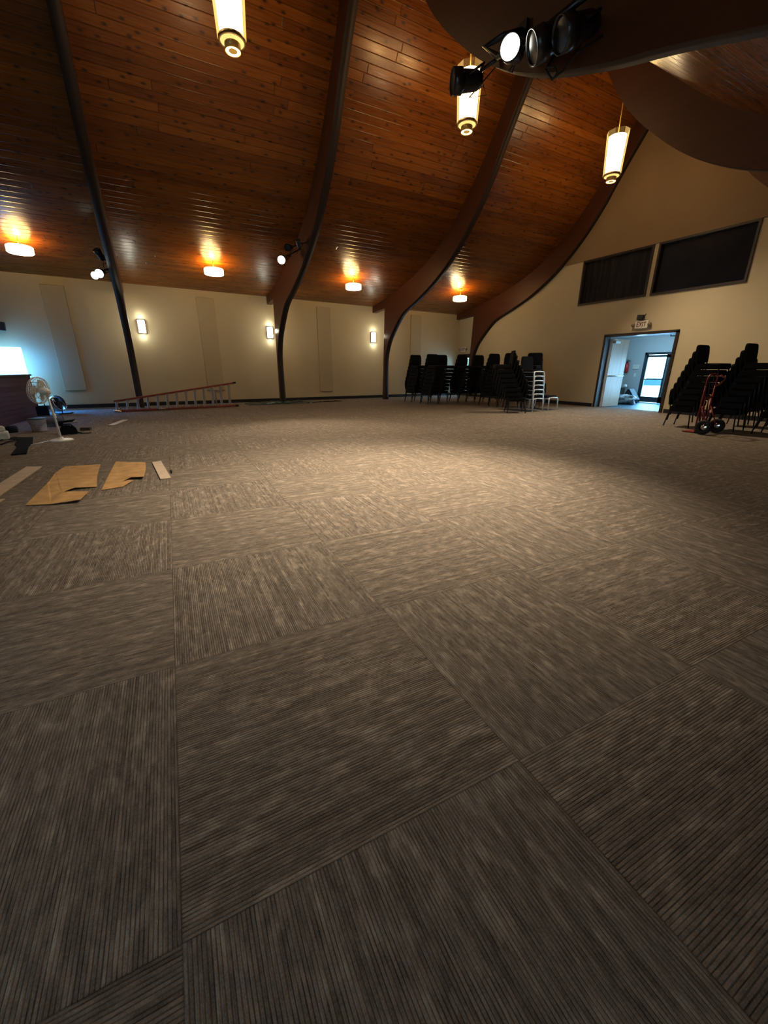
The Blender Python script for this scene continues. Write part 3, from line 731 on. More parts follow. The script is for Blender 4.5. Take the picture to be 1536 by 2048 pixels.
# ------------------------------------------------------------------ stage spotlights on the arches
def spotlight(loc, aim, label, lit, size=1.0, clamp=(0.3, 0, 0.1)):
    """can pointing along -Z locally; clamp: vector (world) from the yoke to the arch"""
    q = (V(aim)-V(loc)).to_track_quat('-Z', 'Y').to_matrix().to_4x4()
    t = thing('stage_spotlight', label, 'spotlight', loc, 0, 'black stage spotlights clamped to the arches')
    s = size
    bm = new_bm(); add_lathe(bm, [(0.0, 0.30*s), (0.05*s, 0.29*s), (0.075*s, 0.24*s), (0.085*s, 0.12*s), (0.085*s, 0.10*s), (0.10*s, 0.09*s), (0.10*s, 0.0), (0.092*s, 0.0), (0.092*s, 0.03*s)], 24, q); obj('housing', bm, M['blackmet'], t)
    bm = new_bm(); add_lathe(bm, [(0.09*s, 0.014*s), (0.05*s, 0.006*s), (0, 0.0)], 24, q); obj('lens', bm, M['lens'] if lit else M['lensoff'], t)
    bm = new_bm()
    c = V(clamp)
    side = (q @ V((1, 0, 0, 0))).to_3d() if False else (q.to_3x3() @ V((1, 0, 0)))
    mid = q.to_3x3() @ V((0, 0, 0.14*s))
    up = c.normalized()
    pts = [mid+side*0.105*s, mid+side*0.11*s+up*0.14*s, mid-side*0.11*s+up*0.14*s, mid-side*0.105*s]
    add_tube(bm, pts, 0.010*s, 8); obj('yoke', bm, M['blackmet'], t)
    bm = new_bm(); add_tube(bm, [mid+up*0.14*s, mid+c*0.6, mid+c], 0.016*s, 8); add_box(bm, mid+c, (0.05, 0.08, 0.08)); obj('clamp', bm, M['blackmet'], t)
    bm = new_bm(); a0 = mid+up*0.06*s+side*0.06
    add_tube(bm, [q.to_3x3() @ V((0, 0, 0.29*s)), q.to_3x3() @ V((0.06, 0, 0.36*s))+V((0, 0, -0.10)), a0+V((0.03, 0.05, -0.12)), a0+c*0.7], 0.006, 6); obj('cable', bm, M['rubber'], t)
    return t
XA = ARCH_X[0]-TH/2
spotlight((XA-0.20, 12.30, 3.13), (XA-1.8, 6.0, 1.2), 'lit black spotlight low on the far left arch, beside its twin lens', True, 0.95, (0.19, 0.05, 0.12))
spotlight((XA-0.30, 12.42, 3.10), (XA-2.2, 7.0, 1.0), 'lit black spotlight on the far left arch, outermost and lowest of its cluster', True, 0.85, (0.29, 0.05, 0.18))
spotlight((XA-0.16, 12.25, 3.60), (XA-1.2, 11.0, 5.6), 'unlit black spotlight at the top of the far left cluster, tilted upward', False, 0.8, (0.15, 0.05, -0.15))
XB = 3.825-TH/2
spotlight((XB-0.40, 11.40, 3.66), (0.6, 4.6, 0.6), 'lit black spotlight on the second arch, above the left side of the room', True, 1.0, (0.47, -0.15, 0.25))
spotlight((XB-0.34, 11.05, 3.86), (0.0, 7.5, 2.6), 'unlit black spotlight above the lit one on the second arch', False, 0.8, (0.43, -0.10, 0.15))
spotlight((XB-0.16, 10.75, 3.98), (3.2, 10.0, 5.4), 'unlit black spotlight topmost in the second arch cluster, tilted up', False, 0.55, (0.25, 0, 0.05))
# overhead cluster on the near half of the second arch
spotlight((XB-0.28, 3.86, 3.97), (0.2, 1.9, 3.0), 'lit black spotlight overhead near the top right, bright lens facing the room', True, 1.0, (0.37, 0.0, 0.24))
spotlight((XB-0.30, 4.72, 4.10), (1.2, 5.7, 3.9), 'unlit black spotlight pointing left in front of the middle pendant', False, 1.15, (0.38, -0.35, 0.24))
spotlight((XB-0.30, 3.55, 3.80), (0.8, 5.0, 2.6), 'unlit black spotlight overhead, right of the bright overhead lens', False, 1.25, (0.39, 0.0, 0.24))
spotlight((XB-0.26, 3.28, 3.76), (0.6, 4.2, 2.6), 'unlit black spotlight overhead, farthest right in the overhead cluster', False, 1.2, (0.35, 0.0, 0.22))
bm = new_bm()
add_tube(bm, [(XB+0.10, 4.10, 4.32), (XB-0.14, 4.12, 4.22), (XB-0.155, 4.38, 4.26), (XB-0.155, 4.16, 4.08), (XB-0.17, 3.7, 3.98), (XB-0.17, 3.1, 3.95)], 0.028, 10)
add_box(bm, (XB+0.085, 4.10, 4.30), (0.04, 0.14, 0.14))
tag(obj('mounting_pipe', bm, M['blackmet']), 'black bent mounting pipe holding the overhead spotlight cluster', 'pipe')
bm = new_bm()
add_tube(bm, [(XB+0.07, 3.62, 3.92), (XB-0.05, 3.60, 3.74), (XB-0.04, 3.52, 3.64), (XB-0.02, 3.42, 3.66), (XB-0.02, 3.30, 3.72), (XB+0.08, 3.12, 3.78)], 0.010, 8)
add_tube(bm, [(XB-0.05, 3.60, 3.76), (XB-0.05, 3.50, 3.72), (XB-0.05, 3.46, 3.66), (XB-0.03, 3.52, 3.64)], 0.008, 8)
tag(obj('loose_cable', bm, M['rubber']), 'loose black cable loop dangling under the overhead arch', 'cable')
# working beams of the lit spotlights
WARM = (1.0, 0.86, 0.66)
lamp('spot_beam', 'SPOT', (XB-0.75, 3.70, 3.62), 1500, WARM, 0.08, (2.15, 3.55, 0), 88, 1.0)
lamp('spot_beam', 'SPOT', (XB-0.62, 11.1, 3.60), 900, WARM, 0.08, (2.4, 6.2, 0), 64, 1.0)
lamp('spot_beam', 'SPOT', (XA-0.28, 12.0, 3.02), 130, (0.95, 0.97, 1.0), 0.08, (-0.8, 6.8, 0), 75, 1.0)

# ------------------------------------------------------------------ stacking chairs
def chair_parts(root, frame, silver=False):
    fab = M['blackfab']; fy = -0.05 if silver else 0.0; tr = 0.017 if silver else 0.0125
    bm = new_bm(); add_box(bm, (0, 0.0 if silver else -0.01, 0.372 if silver else 0.355), (0.44, 0.41 if silver else 0.43, 0.07 if silver else 0.108), bevel=0.028); obj('seat', bm, fab, root)
    bm = new_bm()
    n = 8; W2 = 0.215
    # upholstered back with rounded top corners, slightly reclined
    ol = [(-W2, 0.43), (W2, 0.43), (W2+0.005, 0.60), (W2, 0.69)]+[(W2-0.06+0.06*math.cos(a), 0.69+0.06*math.sin(a)) for a in (0.5, 1.0, 1.57)]+[(-W2+0.06-0.06*math.cos(a), 0.69+0.06*math.sin(a)) for a in (1.57, 1.0, 0.5)]+[(-W2, 0.69), (-W2-0.005, 0.60)]
    vs = add_prism(bm, ol, 1, 0.19, 0.235)
    for v in vs: v.co.y += (v.co.z-0.43)*0.10
    es = [e for e in bm.edges]
    bmesh.ops.bevel(bm, geom=es, offset=0.008, segments=2, affect='EDGES')
    obj('backrest', bm, fab, root)
    for sx_ in (-1, 1):
        bm = new_bm(); add_tube(bm, [(sx_*0.205, -0.235+fy*0.6, 0), (sx_*0.195, -0.20+fy, 0.30), (sx_*0.175, -0.19+fy, 0.345)], tr, 8); obj('leg', bm, frame, root)
        bm = new_bm(); add_tube(bm, [(sx_*0.205, 0.245, 0), (sx_*0.20, 0.20, 0.25), (sx_*0.20, 0.185, 0.40)], 0.0125, 8); obj('leg', bm, frame, root)
    bm = new_bm()
    add_tube(bm, [(-0.175, -0.19+fy, 0.345), (0, -0.195+fy, 0.352), (0.175, -0.19+fy, 0.345)], tr, 8)
    for sx_ in (-1, 1): add_tube(bm, [(sx_*0.195, -0.19+fy, 0.335), (sx_*0.20, 0.18, 0.335)], 0.010, 8)
    obj('seat_frame', bm, frame, root)
    bm = new_bm()
    for sx_ in (-1, 1): add_tube(bm, [(sx_*0.20, 0.185, 0.38), (sx_*0.195, 0.225, 0.48), (sx_*0.19, 0.238, 0.62)], 0.011, 8)
    add_tube(bm, [(-0.195, 0.225, 0.47), (0, 0.245, 0.47), (0.195, 0.225, 0.47)], 0.009, 8)
    obj('back_frame', bm, frame, root)
ORD = ['topmost', 'second from top', 'third from top', 'fourth from top', 'fifth from top', 'sixth from top', 'seventh from top', 'lowest', 'ninth']
protos = {}
def stack(x, y, hd, n, where, group, kind='black', shift=0.045, pitch=0.118):
    h = math.radians(hd); d = (math.cos(h), math.sin(h)); rz = h+PI/2
    for k in range(n):
        pos = n-1-k
        o_name = 'lowest' if k == 0 else ORD[pos]
        base = 'black stacking chair' if kind == 'black' else 'silver-framed chair'
        lab = f'{base}, {o_name} in {where}'
        wob = 0.004*math.sin(k*2.3+x*5)
        loc = (x+d[0]*shift*k+wob, y+d[1]*shift*k, pitch*k)
        if kind not in protos:
            r = thing('stacking_chair', lab, 'chair', loc, rz, group)
            chair_parts(r, M['blackmet'] if kind == 'black' else M['silver'], kind != 'black'); protos[kind] = r
        else:
            r = dup(protos[kind], loc, rz, lab, group)
GC = 'stacked chairs in the back corner'
GR = 'stacked chairs by the hand truck'
stack(8.25, 12.80, -90, 8, 'the leftmost corner stack beside the third arch', GC)
stack(8.22, 11.75, -90, 8, 'the second corner stack from left', GC)
stack(8.98, 12.25, -90, 8, 'the third corner stack from left', GC)
stack(9.62, 11.95, -90, 8, 'the corner stack under the small exit sign', GC)
stack(10.2, 11.75, -90, 8, 'the corner stack before the end wall arch', GC)
stack(9.60, 10.35, -90, 8, 'the corner stack behind the sideways-leaning one', GC)
stack(8.62, 8.25, 145, 8, 'the frontmost corner stack, turned sideways', GC, shift=0.062)
stack(9.64, 9.55, 180, 8, 'the corner stack second behind the silver-framed one', GC)
stack(10.12, 9.08, 205, 8, 'the corner stack directly behind the silver-framed one', GC)
stack(9.40, 8.42, -90, 7, 'the one stack of silver-framed chairs', GC, kind='silver', shift=-0.012)
r = dup(protos['silver'], (10.10, 8.50, 0), 0.05, 'single silver-framed chair standing alone right of the silver-framed stack', GC)
stack(9.62, 4.55, -90, 8, 'the stack between doorway and hand truck', GR, shift=0.042)
stack(9.80, 3.86, -90, 8, 'the tall stack right of the hand truck', GR, shift=0.045)
stack(9.80, 3.10, -90, 5, 'the short stack at the right edge', GR, shift=0.045)
stack(10.75, 4.05, -90, 6, 'the rear stack showing above the hand truck', GR, shift=0.04)

# ------------------------------------------------------------------ red hand truck
ht = thing('hand_truck', 'red two-wheeled hand truck standing before the right chair stacks', 'hand truck', (8.93, 3.80, 0))
bm = new_bm()
def htp(x, s, t): # along the leaning frame: s = fraction up
    return (x, 0.10+0.0*s+t, 0.10+0.93*s)
for sx_ in (-0.17, 0.17):
    add_tube(bm, [htp(sx_, 0, 0), htp(sx_, 0.45, 0), htp(sx_, 0.80, 0)], 0.015, 8)
for s in (0.08, 0.33, 0.58): add_tube(bm, [htp(-0.17, s, 0), htp(0.17, s, 0)], 0.012, 8)
for sx_ in (-0.06, 0.06): add_tube(bm, [htp(sx_, 0.08, 0), htp(sx_, 0.58, 0)], 0.009, 8)
for sx_ in (-0.17, 0.17): add_tube(bm, [htp(sx_, 0.0, -0.0), (sx_, -0.08, 0.14), htp(sx_, 0.42, -0.01)], 0.012, 8)
obj('frame', bm, M['redpaint'], ht)
bm = new_bm()
pts = [htp(-0.17, 0.80, 0), htp(-0.17, 0.93, 0), htp(-0.13, 1.0, -0.01), htp(0.0, 1.02, -0.02), htp(0.13, 1.0, -0.01), htp(0.17, 0.93, 0), htp(0.17, 0.80, 0)]
add_tube(bm, pts, 0.015, 8)
add_tube(bm, [htp(0.17, 0.78, 0), htp(0.17, 0.84, -0.08), htp(0.15, 0.94, -0.14), htp(0.12, 1.0, -0.06)], 0.013, 8)
obj('handle', bm, M['redpaint'], ht)
bm = new_bm(); add_box(bm, (0, 0.20, 0.015), (0.36, 0.22, 0.012)); add_box(bm, (0, 0.095, 0.06), (0.36, 0.012, 0.10)); obj('toe_plate', bm, M['redpaint'], ht)
bm = new_bm(); add_tube(bm, [(-0.26, -0.06, 0.13), (0.26, -0.06, 0.13)], 0.012, 8); obj('axle', bm, M['chrome'], ht)
for sx_ in (-0.24, 0.24):
    mt = Matrix.Translation((sx_, -0.06, 0.13)) @ Matrix.Rotation(PI/2, 4, 'Y')
    bm = new_bm(); add_lathe(bm, [(0.065, -0.035), (0.10, -0.045), (0.125, -0.03), (0.13, 0.0), (0.125, 0.03), (0.10, 0.045), (0.065, 0.035), (0.065, -0.035)], 28, mt); wh = obj('wheel', bm, M['rubber'], ht)
    bm = new_bm(); add_lathe(bm, [(0, -0.03), (0.03, -0.03), (0.045, -0.012), (0.068, -0.015), (0.068, 0.015), (0.045, 0.012), (0.03, 0.03), (0, 0.03)], 24, mt); obj('hub', bm, M['chrome'], wh)

# ------------------------------------------------------------------ step ladder lying on its side
ld = thing('step_ladder', 'long red step ladder lying on its side along the back wall', 'ladder', (-0.92, 13.10, 0), math.atan2(0.42, 3.14))
L = 3.17
bm = new_bm(); add_box(bm, (L/2, 0, 0.032), (L, 0.08, 0.040)); add_box(bm, (L/2, 0.04, 0.03), (L, 0.01, 0.06)); obj('side_rail', bm, M['red'], ld)
def top_z(x): return 0.285+(0.70-0.285)*x/L
bm = new_bm()
ang = math.atan2(0.70-0.285, L)
add_box(bm, (L/2, 0, (0.285+0.70)/2), (math.hypot(L, 0.415), 0.08, 0.036), (0, -ang, 0)); add_box(bm, (L/2, 0.04, (0.285+0.70)/2-0.01), (math.hypot(L, 0.415), 0.01, 0.055), (0, -ang, 0)); obj('side_rail', bm, M['red'], ld)
for i in range(13):
    x = 0.03+i*(L-0.22)/12
    zt = top_z(x)
    bm = new_bm(); add_box(bm, (x+0.02, 0, (zt+0.03)/2), (0.055, 0.075, zt-0.03), (0, 0.06, 0))
    add_tube(bm, [(x+0.09, -0.03, 0.045), (x+0.02, -0.03, 0.13)], 0.009, 6); add_tube(bm, [(x+0.09, -0.03, top_z(x+0.09)-0.02), (x+0.01, -0.03, zt-0.10)], 0.009, 6)
    obj('step', bm, M['alu'], ld)
bm = new_bm(); add_box(bm, (0.03, -0.03, 0.03), (0.16, 0.14, 0.055), (0, 0.25, 0.2), bevel=0.012); obj('metal_cap', bm, M['chrome'], ld)
bm = new_bm(); add_box(bm, (L+0.01, 0, 0.70), (0.09, 0.09, 0.05), (0, -ang, 0), bevel=0.01); obj('rubber_foot', bm, M['rubber'], ld)
bm = new_bm(); add_box(bm, (L+0.02, 0, 0.03), (0.09, 0.09, 0.05), bevel=0.01); obj('rubber_foot', bm, M['rubber'], ld)
bm = new_bm(); add_box(bm, (1.10, -0.06, 0.04), (0.18, 0.05, 0.04), (0, 0.1, 0.1), bevel=0.008); obj('spreader_hinge', bm, M['chrome'], ld)
# hinged rear frame of the ladder, folded behind
bm = new_bm(); add_box(bm, (L/2, 0.11, 0.03), (L-0.2, 0.05, 0.024)); add_box(bm, (2.62, 0.11, 0.49), (0.44, 0.03, 0.03)); add_box(bm, (2.62, 0.11, 0.26), (0.03, 0.03, 0.46)); obj('rear_brace', bm, M['alu'], ld)

# dark plastic sheet along the back wall past the ladder and a dark strip beyond it
def sheet(name, outline, mat, label, cat, h=0.03, seed=1, z=0.004, nx=26, ny=8):
    """wrinkled sheet over a quad outline (4 floor points)"""
    rnd = random.Random(seed); ph = [rnd.uniform(0, 6.28) for _ in range(6)]
    a, b, c, d = [V((*p, 0)) for p in outline]
    bm = new_bm(); g = []
    for j in range(ny+1):
        row = []
        for i in range(nx+1):
            u, v = i/nx, j/ny
            p = (a*(1-u)+b*u)*(1-v)+(d*(1-u)+c*u)*v
            e = min(1, 4*min(u, 1-u, v, 1-v)+0.15)
            w = abs(math.sin(9*u+3*v+ph[0])*math.sin(5*v+ph[1]))+0.6*abs(math.sin(23*u+ph[2])*math.sin(4*v-7*u+ph[3]))
            row.append(bm.verts.new((p.x, p.y, z+h*w*e)))
        g.append(row)
    for j in range(ny):
        for i in range(nx):
            f = bm.faces.new((g[j][i], g[j][i+1], g[j+1][i+1], g[j+1][i])); f.smooth = True
    ext = bmesh.ops.extrude_face_region(bm, geom=bm.faces[:])
    for v in [q for q in ext['geom'] if isinstance(q, bmesh.types.BMVert)]: v.co.z = max(v.co.z-0.006, 0.001)
    return tag(obj(name, bm, mat), label, cat)
sheet('plastic_sheet', [(2.65, 13.75), (4.9, 13.75), (4.9, 14.22), (2.65, 14.6)], M['tarp'], 'dark teal plastic sheet crumpled along the floor by the second arch leg', 'plastic sheet', 0.07, 4)
sheet('dark_strip', [(4.95, 13.95), (6.05, 14.15), (6.05, 14.30), (4.95, 14.18)], M['blackcloth'], 'thin dark strip on the floor right of the plastic sheet', 'strip', 0.02, 6)

# ------------------------------------------------------------------ left corner: booth, glowing panel, fans, odds and ends
booth = thing('sound_booth', 'dark brown boarded booth at the left edge behind the fan', 'booth', (-3.30, 11.75, 0), 0.0)
bm = new_bm()
add_prism(bm, [(0.52, -1.6), (0.86, 0.98), (-1.2, 0.98), (-1.2, -1.6)], 2, 0.0, 0.93); obj('panelling', bm, M['booth'], booth)
bm = new_bm(); add_prism(bm, [(0.54, -1.63), (0.89, 1.01), (-1.2, 1.01), (-1.2, -1.63)], 2, 0.93, 0.965); obj('counter_top', bm, M['boothtop'], booth)
lp = thing('glow_panel_stand_in', 'glowing blue-white panel behind the dark booth, stand-in for an unidentified bright shape', 'glowing panel', (-3.32, 14.55, 0))  # invented box on feet, stands in for an unidentified bright source
bm = new_bm(); add_box(bm, (0, 0, 0.83), (1.0, 0.12, 1.56), bevel=0.02); obj('glowing_face', bm, M['glowpanel'], lp)
bm = new_bm(); add_box(bm, (-0.3, 0, 0.025), (0.06, 0.5, 0.05)); add_box(bm, (0.3, 0, 0.025), (0.06, 0.5, 0.05)); obj('foot', bm, M['blackmet'], lp)
lamp('blue_fill', 'POINT', (-2.66, 14.42, 1.25), 16, (0.03, 0.32, 1.0), 0.10)  # added lamp, spreads blue over the back wall beside the stand-in panel
lamp('blue_fill', 'SPOT', (-2.72, 13.95, 0.85), 230, (0.02, 0.28, 1.0), 0.06, (-1.75, 13.55, 0), 82, 0.8)  # added lamp, throws the blue pool on the floor near the wall
lamp('blue_fill', 'SPOT', (-1.45, 10.5, 2.3), 90, (0.16, 0.36, 1.0), 0.15, (-2.35, 10.9, 0.3), 85, 1.0)  # added lamp in mid-air without a fixture, tints booth front and floor blue
bm = new_bm(); add_box(bm, (0, 0, 0), (0.14, 0.12, 0.2), (0, 0.1, 0), bevel=0.01); add_tube(bm, [(0, 0.06, 0.05), (0.02, 0.13, 0.05)], 0.015)
tag(obj('wall_speaker', bm, M['blackmet'], None, (-3.13, WY(-3.13)-0.13, 2.12)), 'small black speaker on the back wall at the left edge', 'speaker')
bm = new_bm(); add_box(bm, (0, 0, 0.15), (0.22, 0.24, 0.30), bevel=0.03); add_tube(bm, [(-0.06, 0, 0.29), (-0.06, 0, 0.36), (0.06, 0, 0.36), (0.06, 0, 0.29)], 0.012)
tag(obj('equipment_case', bm, M['blackcloth'], None, (-2.23, 11.95, 0), (0, 0, 0.15)), 'black equipment case against the right end of the booth', 'case')

# pedestal fan
pf = thing('pedestal_fan', 'white pedestal fan standing on the carpet, head turned to the booth', 'fan', (-1.40, 8.25, 0), 0)
bm = new_bm(); add_lathe(bm, [(0, 0), (0.165, 0), (0.165, 0.012), (0.13, 0.026), (0.04, 0.034), (0.028, 0.06), (0, 0.06)], 36); obj('base', bm, M['whiteplastic'], pf)
bm = new_bm(); add_tube(bm, [(0, 0, 0.03), (-0.012, 0, 0.36), (-0.03, 0, 0.70)], [0.017, 0.016, 0.012], 12); add_lathe(bm, [(0.024, 0), (0.024, 0.06), (0.016, 0.07)], 14, Matrix.Translation((-0.012, 0, 0.36))); obj('pole', bm, M['whiteplastic'], pf)
fd = V((-0.86, 0.45, 0.14)).normalized()
fq = fd.to_track_quat('Z', 'Y').to_matrix().to_4x4(); fc = Matrix.Translation((-0.045, 0.0, 0.76))
bm = new_bm(); add_lathe(bm, [(0, -0.06), (0.04, -0.055), (0.055, -0.02), (0.055, 0.05), (0.03, 0.075), (0, 0.075)], 20, fc @ fq); add_tube(bm, [(-0.03, 0, 0.68), (-0.04, 0, 0.74)], 0.022, 10); obj('motor', bm, M['whiteplastic'], pf)
cage = fc @ fq @ Matrix.Translation((0, 0, 0.10))
bm = new_bm(); R = 0.20
for rr, zz in ((R, 0), (R*0.97, 0.028), (R*0.97, -0.028), (R*0.6, -0.045), (R*0.6, 0.05), (R*0.3, 0.06), (R*0.3, -0.05)):
    add_tube(bm, [cage @ V((rr*math.cos(2*PI*k/36), rr*math.sin(2*PI*k/36), zz)) for k in range(36)], 0.004 if rr < R else 0.007, 6, True)
for k in range(40):
    a = 2*PI*k/40; ca, sa = math.cos(a), math.sin(a)
    for sg in (-1, 1):
        add_tube(bm, [cage @ V((r_*ca, r_*sa, sg*z_)) for r_, z_ in ((0.03, 0.056), (R*0.6, 0.048), (R*0.97, 0.028), (R, 0.0))], 0.0022, 4)
obj('grille', bm, M['whiteplastic'], pf)
bm = new_bm()
for k in range(3):
    a = 2*PI*k/3
    ring = []
    for (r_, da, zz) in ((0.03, -0.5, 0.012), (0.16, -0.42, 0.014), (0.175, 0.1, 0.0), (0.15, 0.5, -0.014), (0.03, 0.5, -0.012)):
        ring.append(bm.verts.new(cage @ V((r_*math.cos(a+da), r_*math.sin(a+da), zz))))
    bm.faces.new(ring)
add_lathe(bm, [(0, 0.03), (0.03, 0.025), (0.032, -0.02), (0, -0.02)], 16, cage); obj('blades', bm, M['cream'], pf)

# round floor fan near the wall
ff = thing('floor_fan', 'small round dark floor fan on a wire stand near the back wall', 'fan', (-2.10, 13.20, 0), 0)
fd2 = V((0.80, -0.50, 0.28)).normalized(); q2 = Matrix.Translation((-0.02, 0, 0.26)) @ fd2.to_track_quat('Z', 'Y').to_matrix().to_4x4()
bm = new_bm(); R = 0.185
add_lathe(bm, [(R, -0.06), (R+0.012, -0.05), (R+0.012, 0.05), (R, 0.06), (R-0.008, 0.05), (R-0.008, -0.05), (R, -0.06)], 36, q2); obj('rim', bm, M['chrome'], ff)
bm = new_bm()
for k in range(30):
    a = 2*PI*k/30
    for sg in (-1, 1): add_tube(bm, [q2 @ V((r_*math.cos(a), r_*math.sin(a), sg*z_)) for r_, z_ in ((0.02, 0.065), (R*0.6, 0.062), (R, 0.045))], 0.003, 4)
for rr in (0.05, 0.10, 0.15):
    for sg in (-1, 1): add_tube(bm, [q2 @ V((rr*math.cos(2*PI*k/30), rr*math.sin(2*PI*k/30), sg*0.062)) for k in range(30)], 0.003, 4, True)
obj('grille', bm, M['blackmet'], ff)
bm = new_bm()
for k in range(4):
    a = 2*PI*k/4
    bm.faces.new([bm.verts.new(q2 @ V((r_*math.cos(a+da), r_*math.sin(a+da), zz))) for (r_, da, zz) in ((0.02, -0.4, 0.02), (0.155, -0.5, 0.025), (0.165, 0.3, -0.02), (0.02, 0.4, -0.02))])
add_lathe(bm, [(0, -0.05), (0.05, -0.05), (0.055, 0.02), (0, 0.03)], 18, q2); obj('blades', bm, M['blackcloth'], ff)
bm = new_bm()
add_tube(bm, [(-0.12, 0.16, 0.25), (-0.17, 0.17, 0.02), (-0.10, -0.02, 0.012), (0.16, 0.05, 0.012), (0.22, 0.10, 0.03)], 0.010, 8)
add_tube(bm, [(0.08, -0.17, 0.25), (0.05, -0.20, 0.02), (-0.05, -0.16, 0.012), (0.20, -0.10, 0.012), (0.26, -0.04, 0.035)], 0.010, 8)
obj('stand', bm, M['blackmet'], ff)

# bucket
bk = thing('bucket', 'cloudy white plastic bucket with a dark teal rim beside the booth', 'bucket', (-1.93, 9.72, 0))
bm = new_bm(); add_lathe(bm, [(0, 0.004), (0.105, 0.004), (0.11, 0.012), (0.125, 0.20), (0.13, 0.20), (0.13, 0.215), (0.118, 0.215), (0.102, 0.02), (0, 0.018)], 28); obj('body', bm, M['bucket'], bk)
bm = new_bm(); add_lathe(bm, [(0.124, 0.216), (0.137, 0.216), (0.137, 0.236), (0.10, 0.24), (0, 0.236)], 28); obj('lid', bm, M['greenlid'], bk)
bm = new_bm(); add_tube(bm, [(0.134*math.cos(a), 0.134*math.sin(a)*0.98-0.002, 0.20-0.09*math.sin(a)*0-0.09*math.sin((a+PI))) for a in [PI+i*PI/10 for i in range(11)]], 0.004, 6); obj('bail_handle', bm, M['chrome'], bk)

# loose underlay and a rolled carpet
sheet('carpet_underlay', [(-2.30, 12.4), (-1.55, 11.4), (-1.50, 10.9), (-2.22, 10.75)], M['rug'], 'crumpled olive brown underlay on the floor behind the bucket', 'underlay', 0.05, 9)
bm = new_bm()
pts = []
N_ = 60
for k in range(N_+1):
    a = k/N_*4.2*2*PI; r_ = 0.03+0.075*k/N_
    pts.append((r_*math.cos(a), r_*math.sin(a)))
prev = None
for t0, t1 in zip(pts[:-1], pts[1:]):
    f = bm.faces.new([bm.verts.new((x_, p[0], 0.11+p[1])) for x_, p in ((0, t0), (0.46, t0), (0.46, t1), (0, t1))]); f.smooth = True
bmesh.ops.remove_doubles(bm, verts=bm.verts[:], dist=0.0005)
ro = obj('carpet_roll', bm, M['greyroll'], None, (-2.12, 10.45, -0.003), (0, 0, -0.05))
sm = ro.modifiers.new('thickness', 'SOLIDIFY'); sm.thickness = 0.012
tag(ro, 'rolled grey carpet offcut lying behind the white pedestal fan', 'carpet roll')

# black tool bag
tb = thing('tool_bag', 'black open tool bag on the floor right of the fan pole', 'bag', (-1.40, 9.05, 0), 0.15)
tb.scale = (0.82, 0.82, 0.74)
bm = new_bm()
add_prism(bm, [(-0.16, 0.0), (0.16, 0.0), (0.13, 0.16), (0.06, 0.20), (-0.06, 0.21), (-0.14, 0.15)], 1, -0.10, 0.10)
bmesh.ops.bevel(bm, geom=bm.edges[:], offset=0.02, segments=2, affect='EDGES'); obj('body', bm, M['blackcloth'], tb)
bm = new_bm(); add_prism(bm, [(-0.16, 0.20), (-0.15, 0.30), (0.16, 0.33), (0.10, 0.28), (-0.06, 0.27), (-0.10, 0.20)], 1, -0.02, 0.10); obj('flap', bm, M['blackcloth'], tb)
bm = new_bm(); add_tube(bm, [(-0.10, -0.09, 0.18), (-0.08, -0.11, 0.24), (0.06, -0.11, 0.24), (0.09, -0.09, 0.18)], 0.012, 8); obj('handle', bm, M['blackcloth'], tb)
bm = new_bm(); add_tube(bm, [(0.14, -0.06, 0.03), (0.20, -0.08, 0.015), (0.27, -0.06, 0.012)], 0.014, 8); obj('strap', bm, M['blackcloth'], tb)
# small dark cartons and scrap
bm = new_bm(); add_box(bm, (0, 0, 0.028), (0.16, 0.10, 0.056), bevel=0.004)
tag(obj('small_carton', bm, M['greybox'], None, (-1.20, 9.48, 0), (0, 0, -0.2)), 'small flat dark carton right of the tool bag', 'box')
bm = new_bm(); add_box(bm, (0, 0, 0.010), (0.13, 0.05, 0.016))
tag(obj('scrap_strip', bm, M['greybox'], None, (-1.14, 8.98, 0), (0, 0, 0.3)), 'thin dark scrap on the carpet in front of the small carton', 'scrap')
def flat(name, pts, mat, label, cat, th=0.006, z=0.002, lift=None, group=None):
    bm = new_bm(); vs = add_prism(bm, pts, 2, z, z+th)
    if lift:
        for v in vs: v.co.z += lift(v.co.x, v.co.y)
    o = obj(name, bm, mat); return tag(o, label, cat, group)
flat('floor_strip', [(-0.89, 10.02), (-0.79, 10.00), (-0.57, 10.95), (-0.67, 11.0)], M['whitestrip'], 'pale flat strip on the carpet left of the ladder', 'strip', 0.012)
flat('black_cloth', [(-2.0, 8.12), (-1.95, 8.28), (-1.72, 8.42), (-1.60, 8.75), (-1.82, 8.86), (-1.92, 8.72), (-2.12, 8.92), (-2.14, 8.80), (-1.96, 8.62), (-1.80, 7.08), (-1.63, 7.08), (-1.70, 7.74)], M['blackcloth'], 'black cloth strip lying on the carpet left of the fan base', 'cloth', 0.012) if False else None
flat('black_cloth', [(-1.78, 7.08), (-1.62, 7.10), (-1.73, 7.80), (-1.74, 8.10), (-1.86, 8.78), (-2.06, 8.86), (-2.14, 8.98), (-2.20, 8.85), (-2.02, 8.60), (-1.95, 8.10), (-1.86, 7.8)], M['blackcloth'], 'black cloth strip lying on the carpet left of the fan base', 'cloth', 0.014)
bm = new_bm(); add_tube(bm, [(-2.25, 8.30, 0.01), (-2.12, 8.15, 0.01), (-2.10, 8.45, 0.012), (-2.02, 8.68, 0.012), (-2.22, 8.75, 0.01), (-2.3, 8.5, 0.01)], 0.009, 8)
tag(obj('power_cord', bm, M['rubber']), 'black looped cord on the carpet at the left edge', 'cord')
bm = new_bm(); add_tube(bm, [(-1.74, 7.95, 0.006), (-1.66, 8.05, 0.006), (-1.60, 8.22, 0.006), (-1.55, 8.28, 0.006)], 0.005, 6)
tag(obj('white_wire', bm, M['whiteplastic']), 'thin white wire on the carpet between cloth and fan base', 'wire')
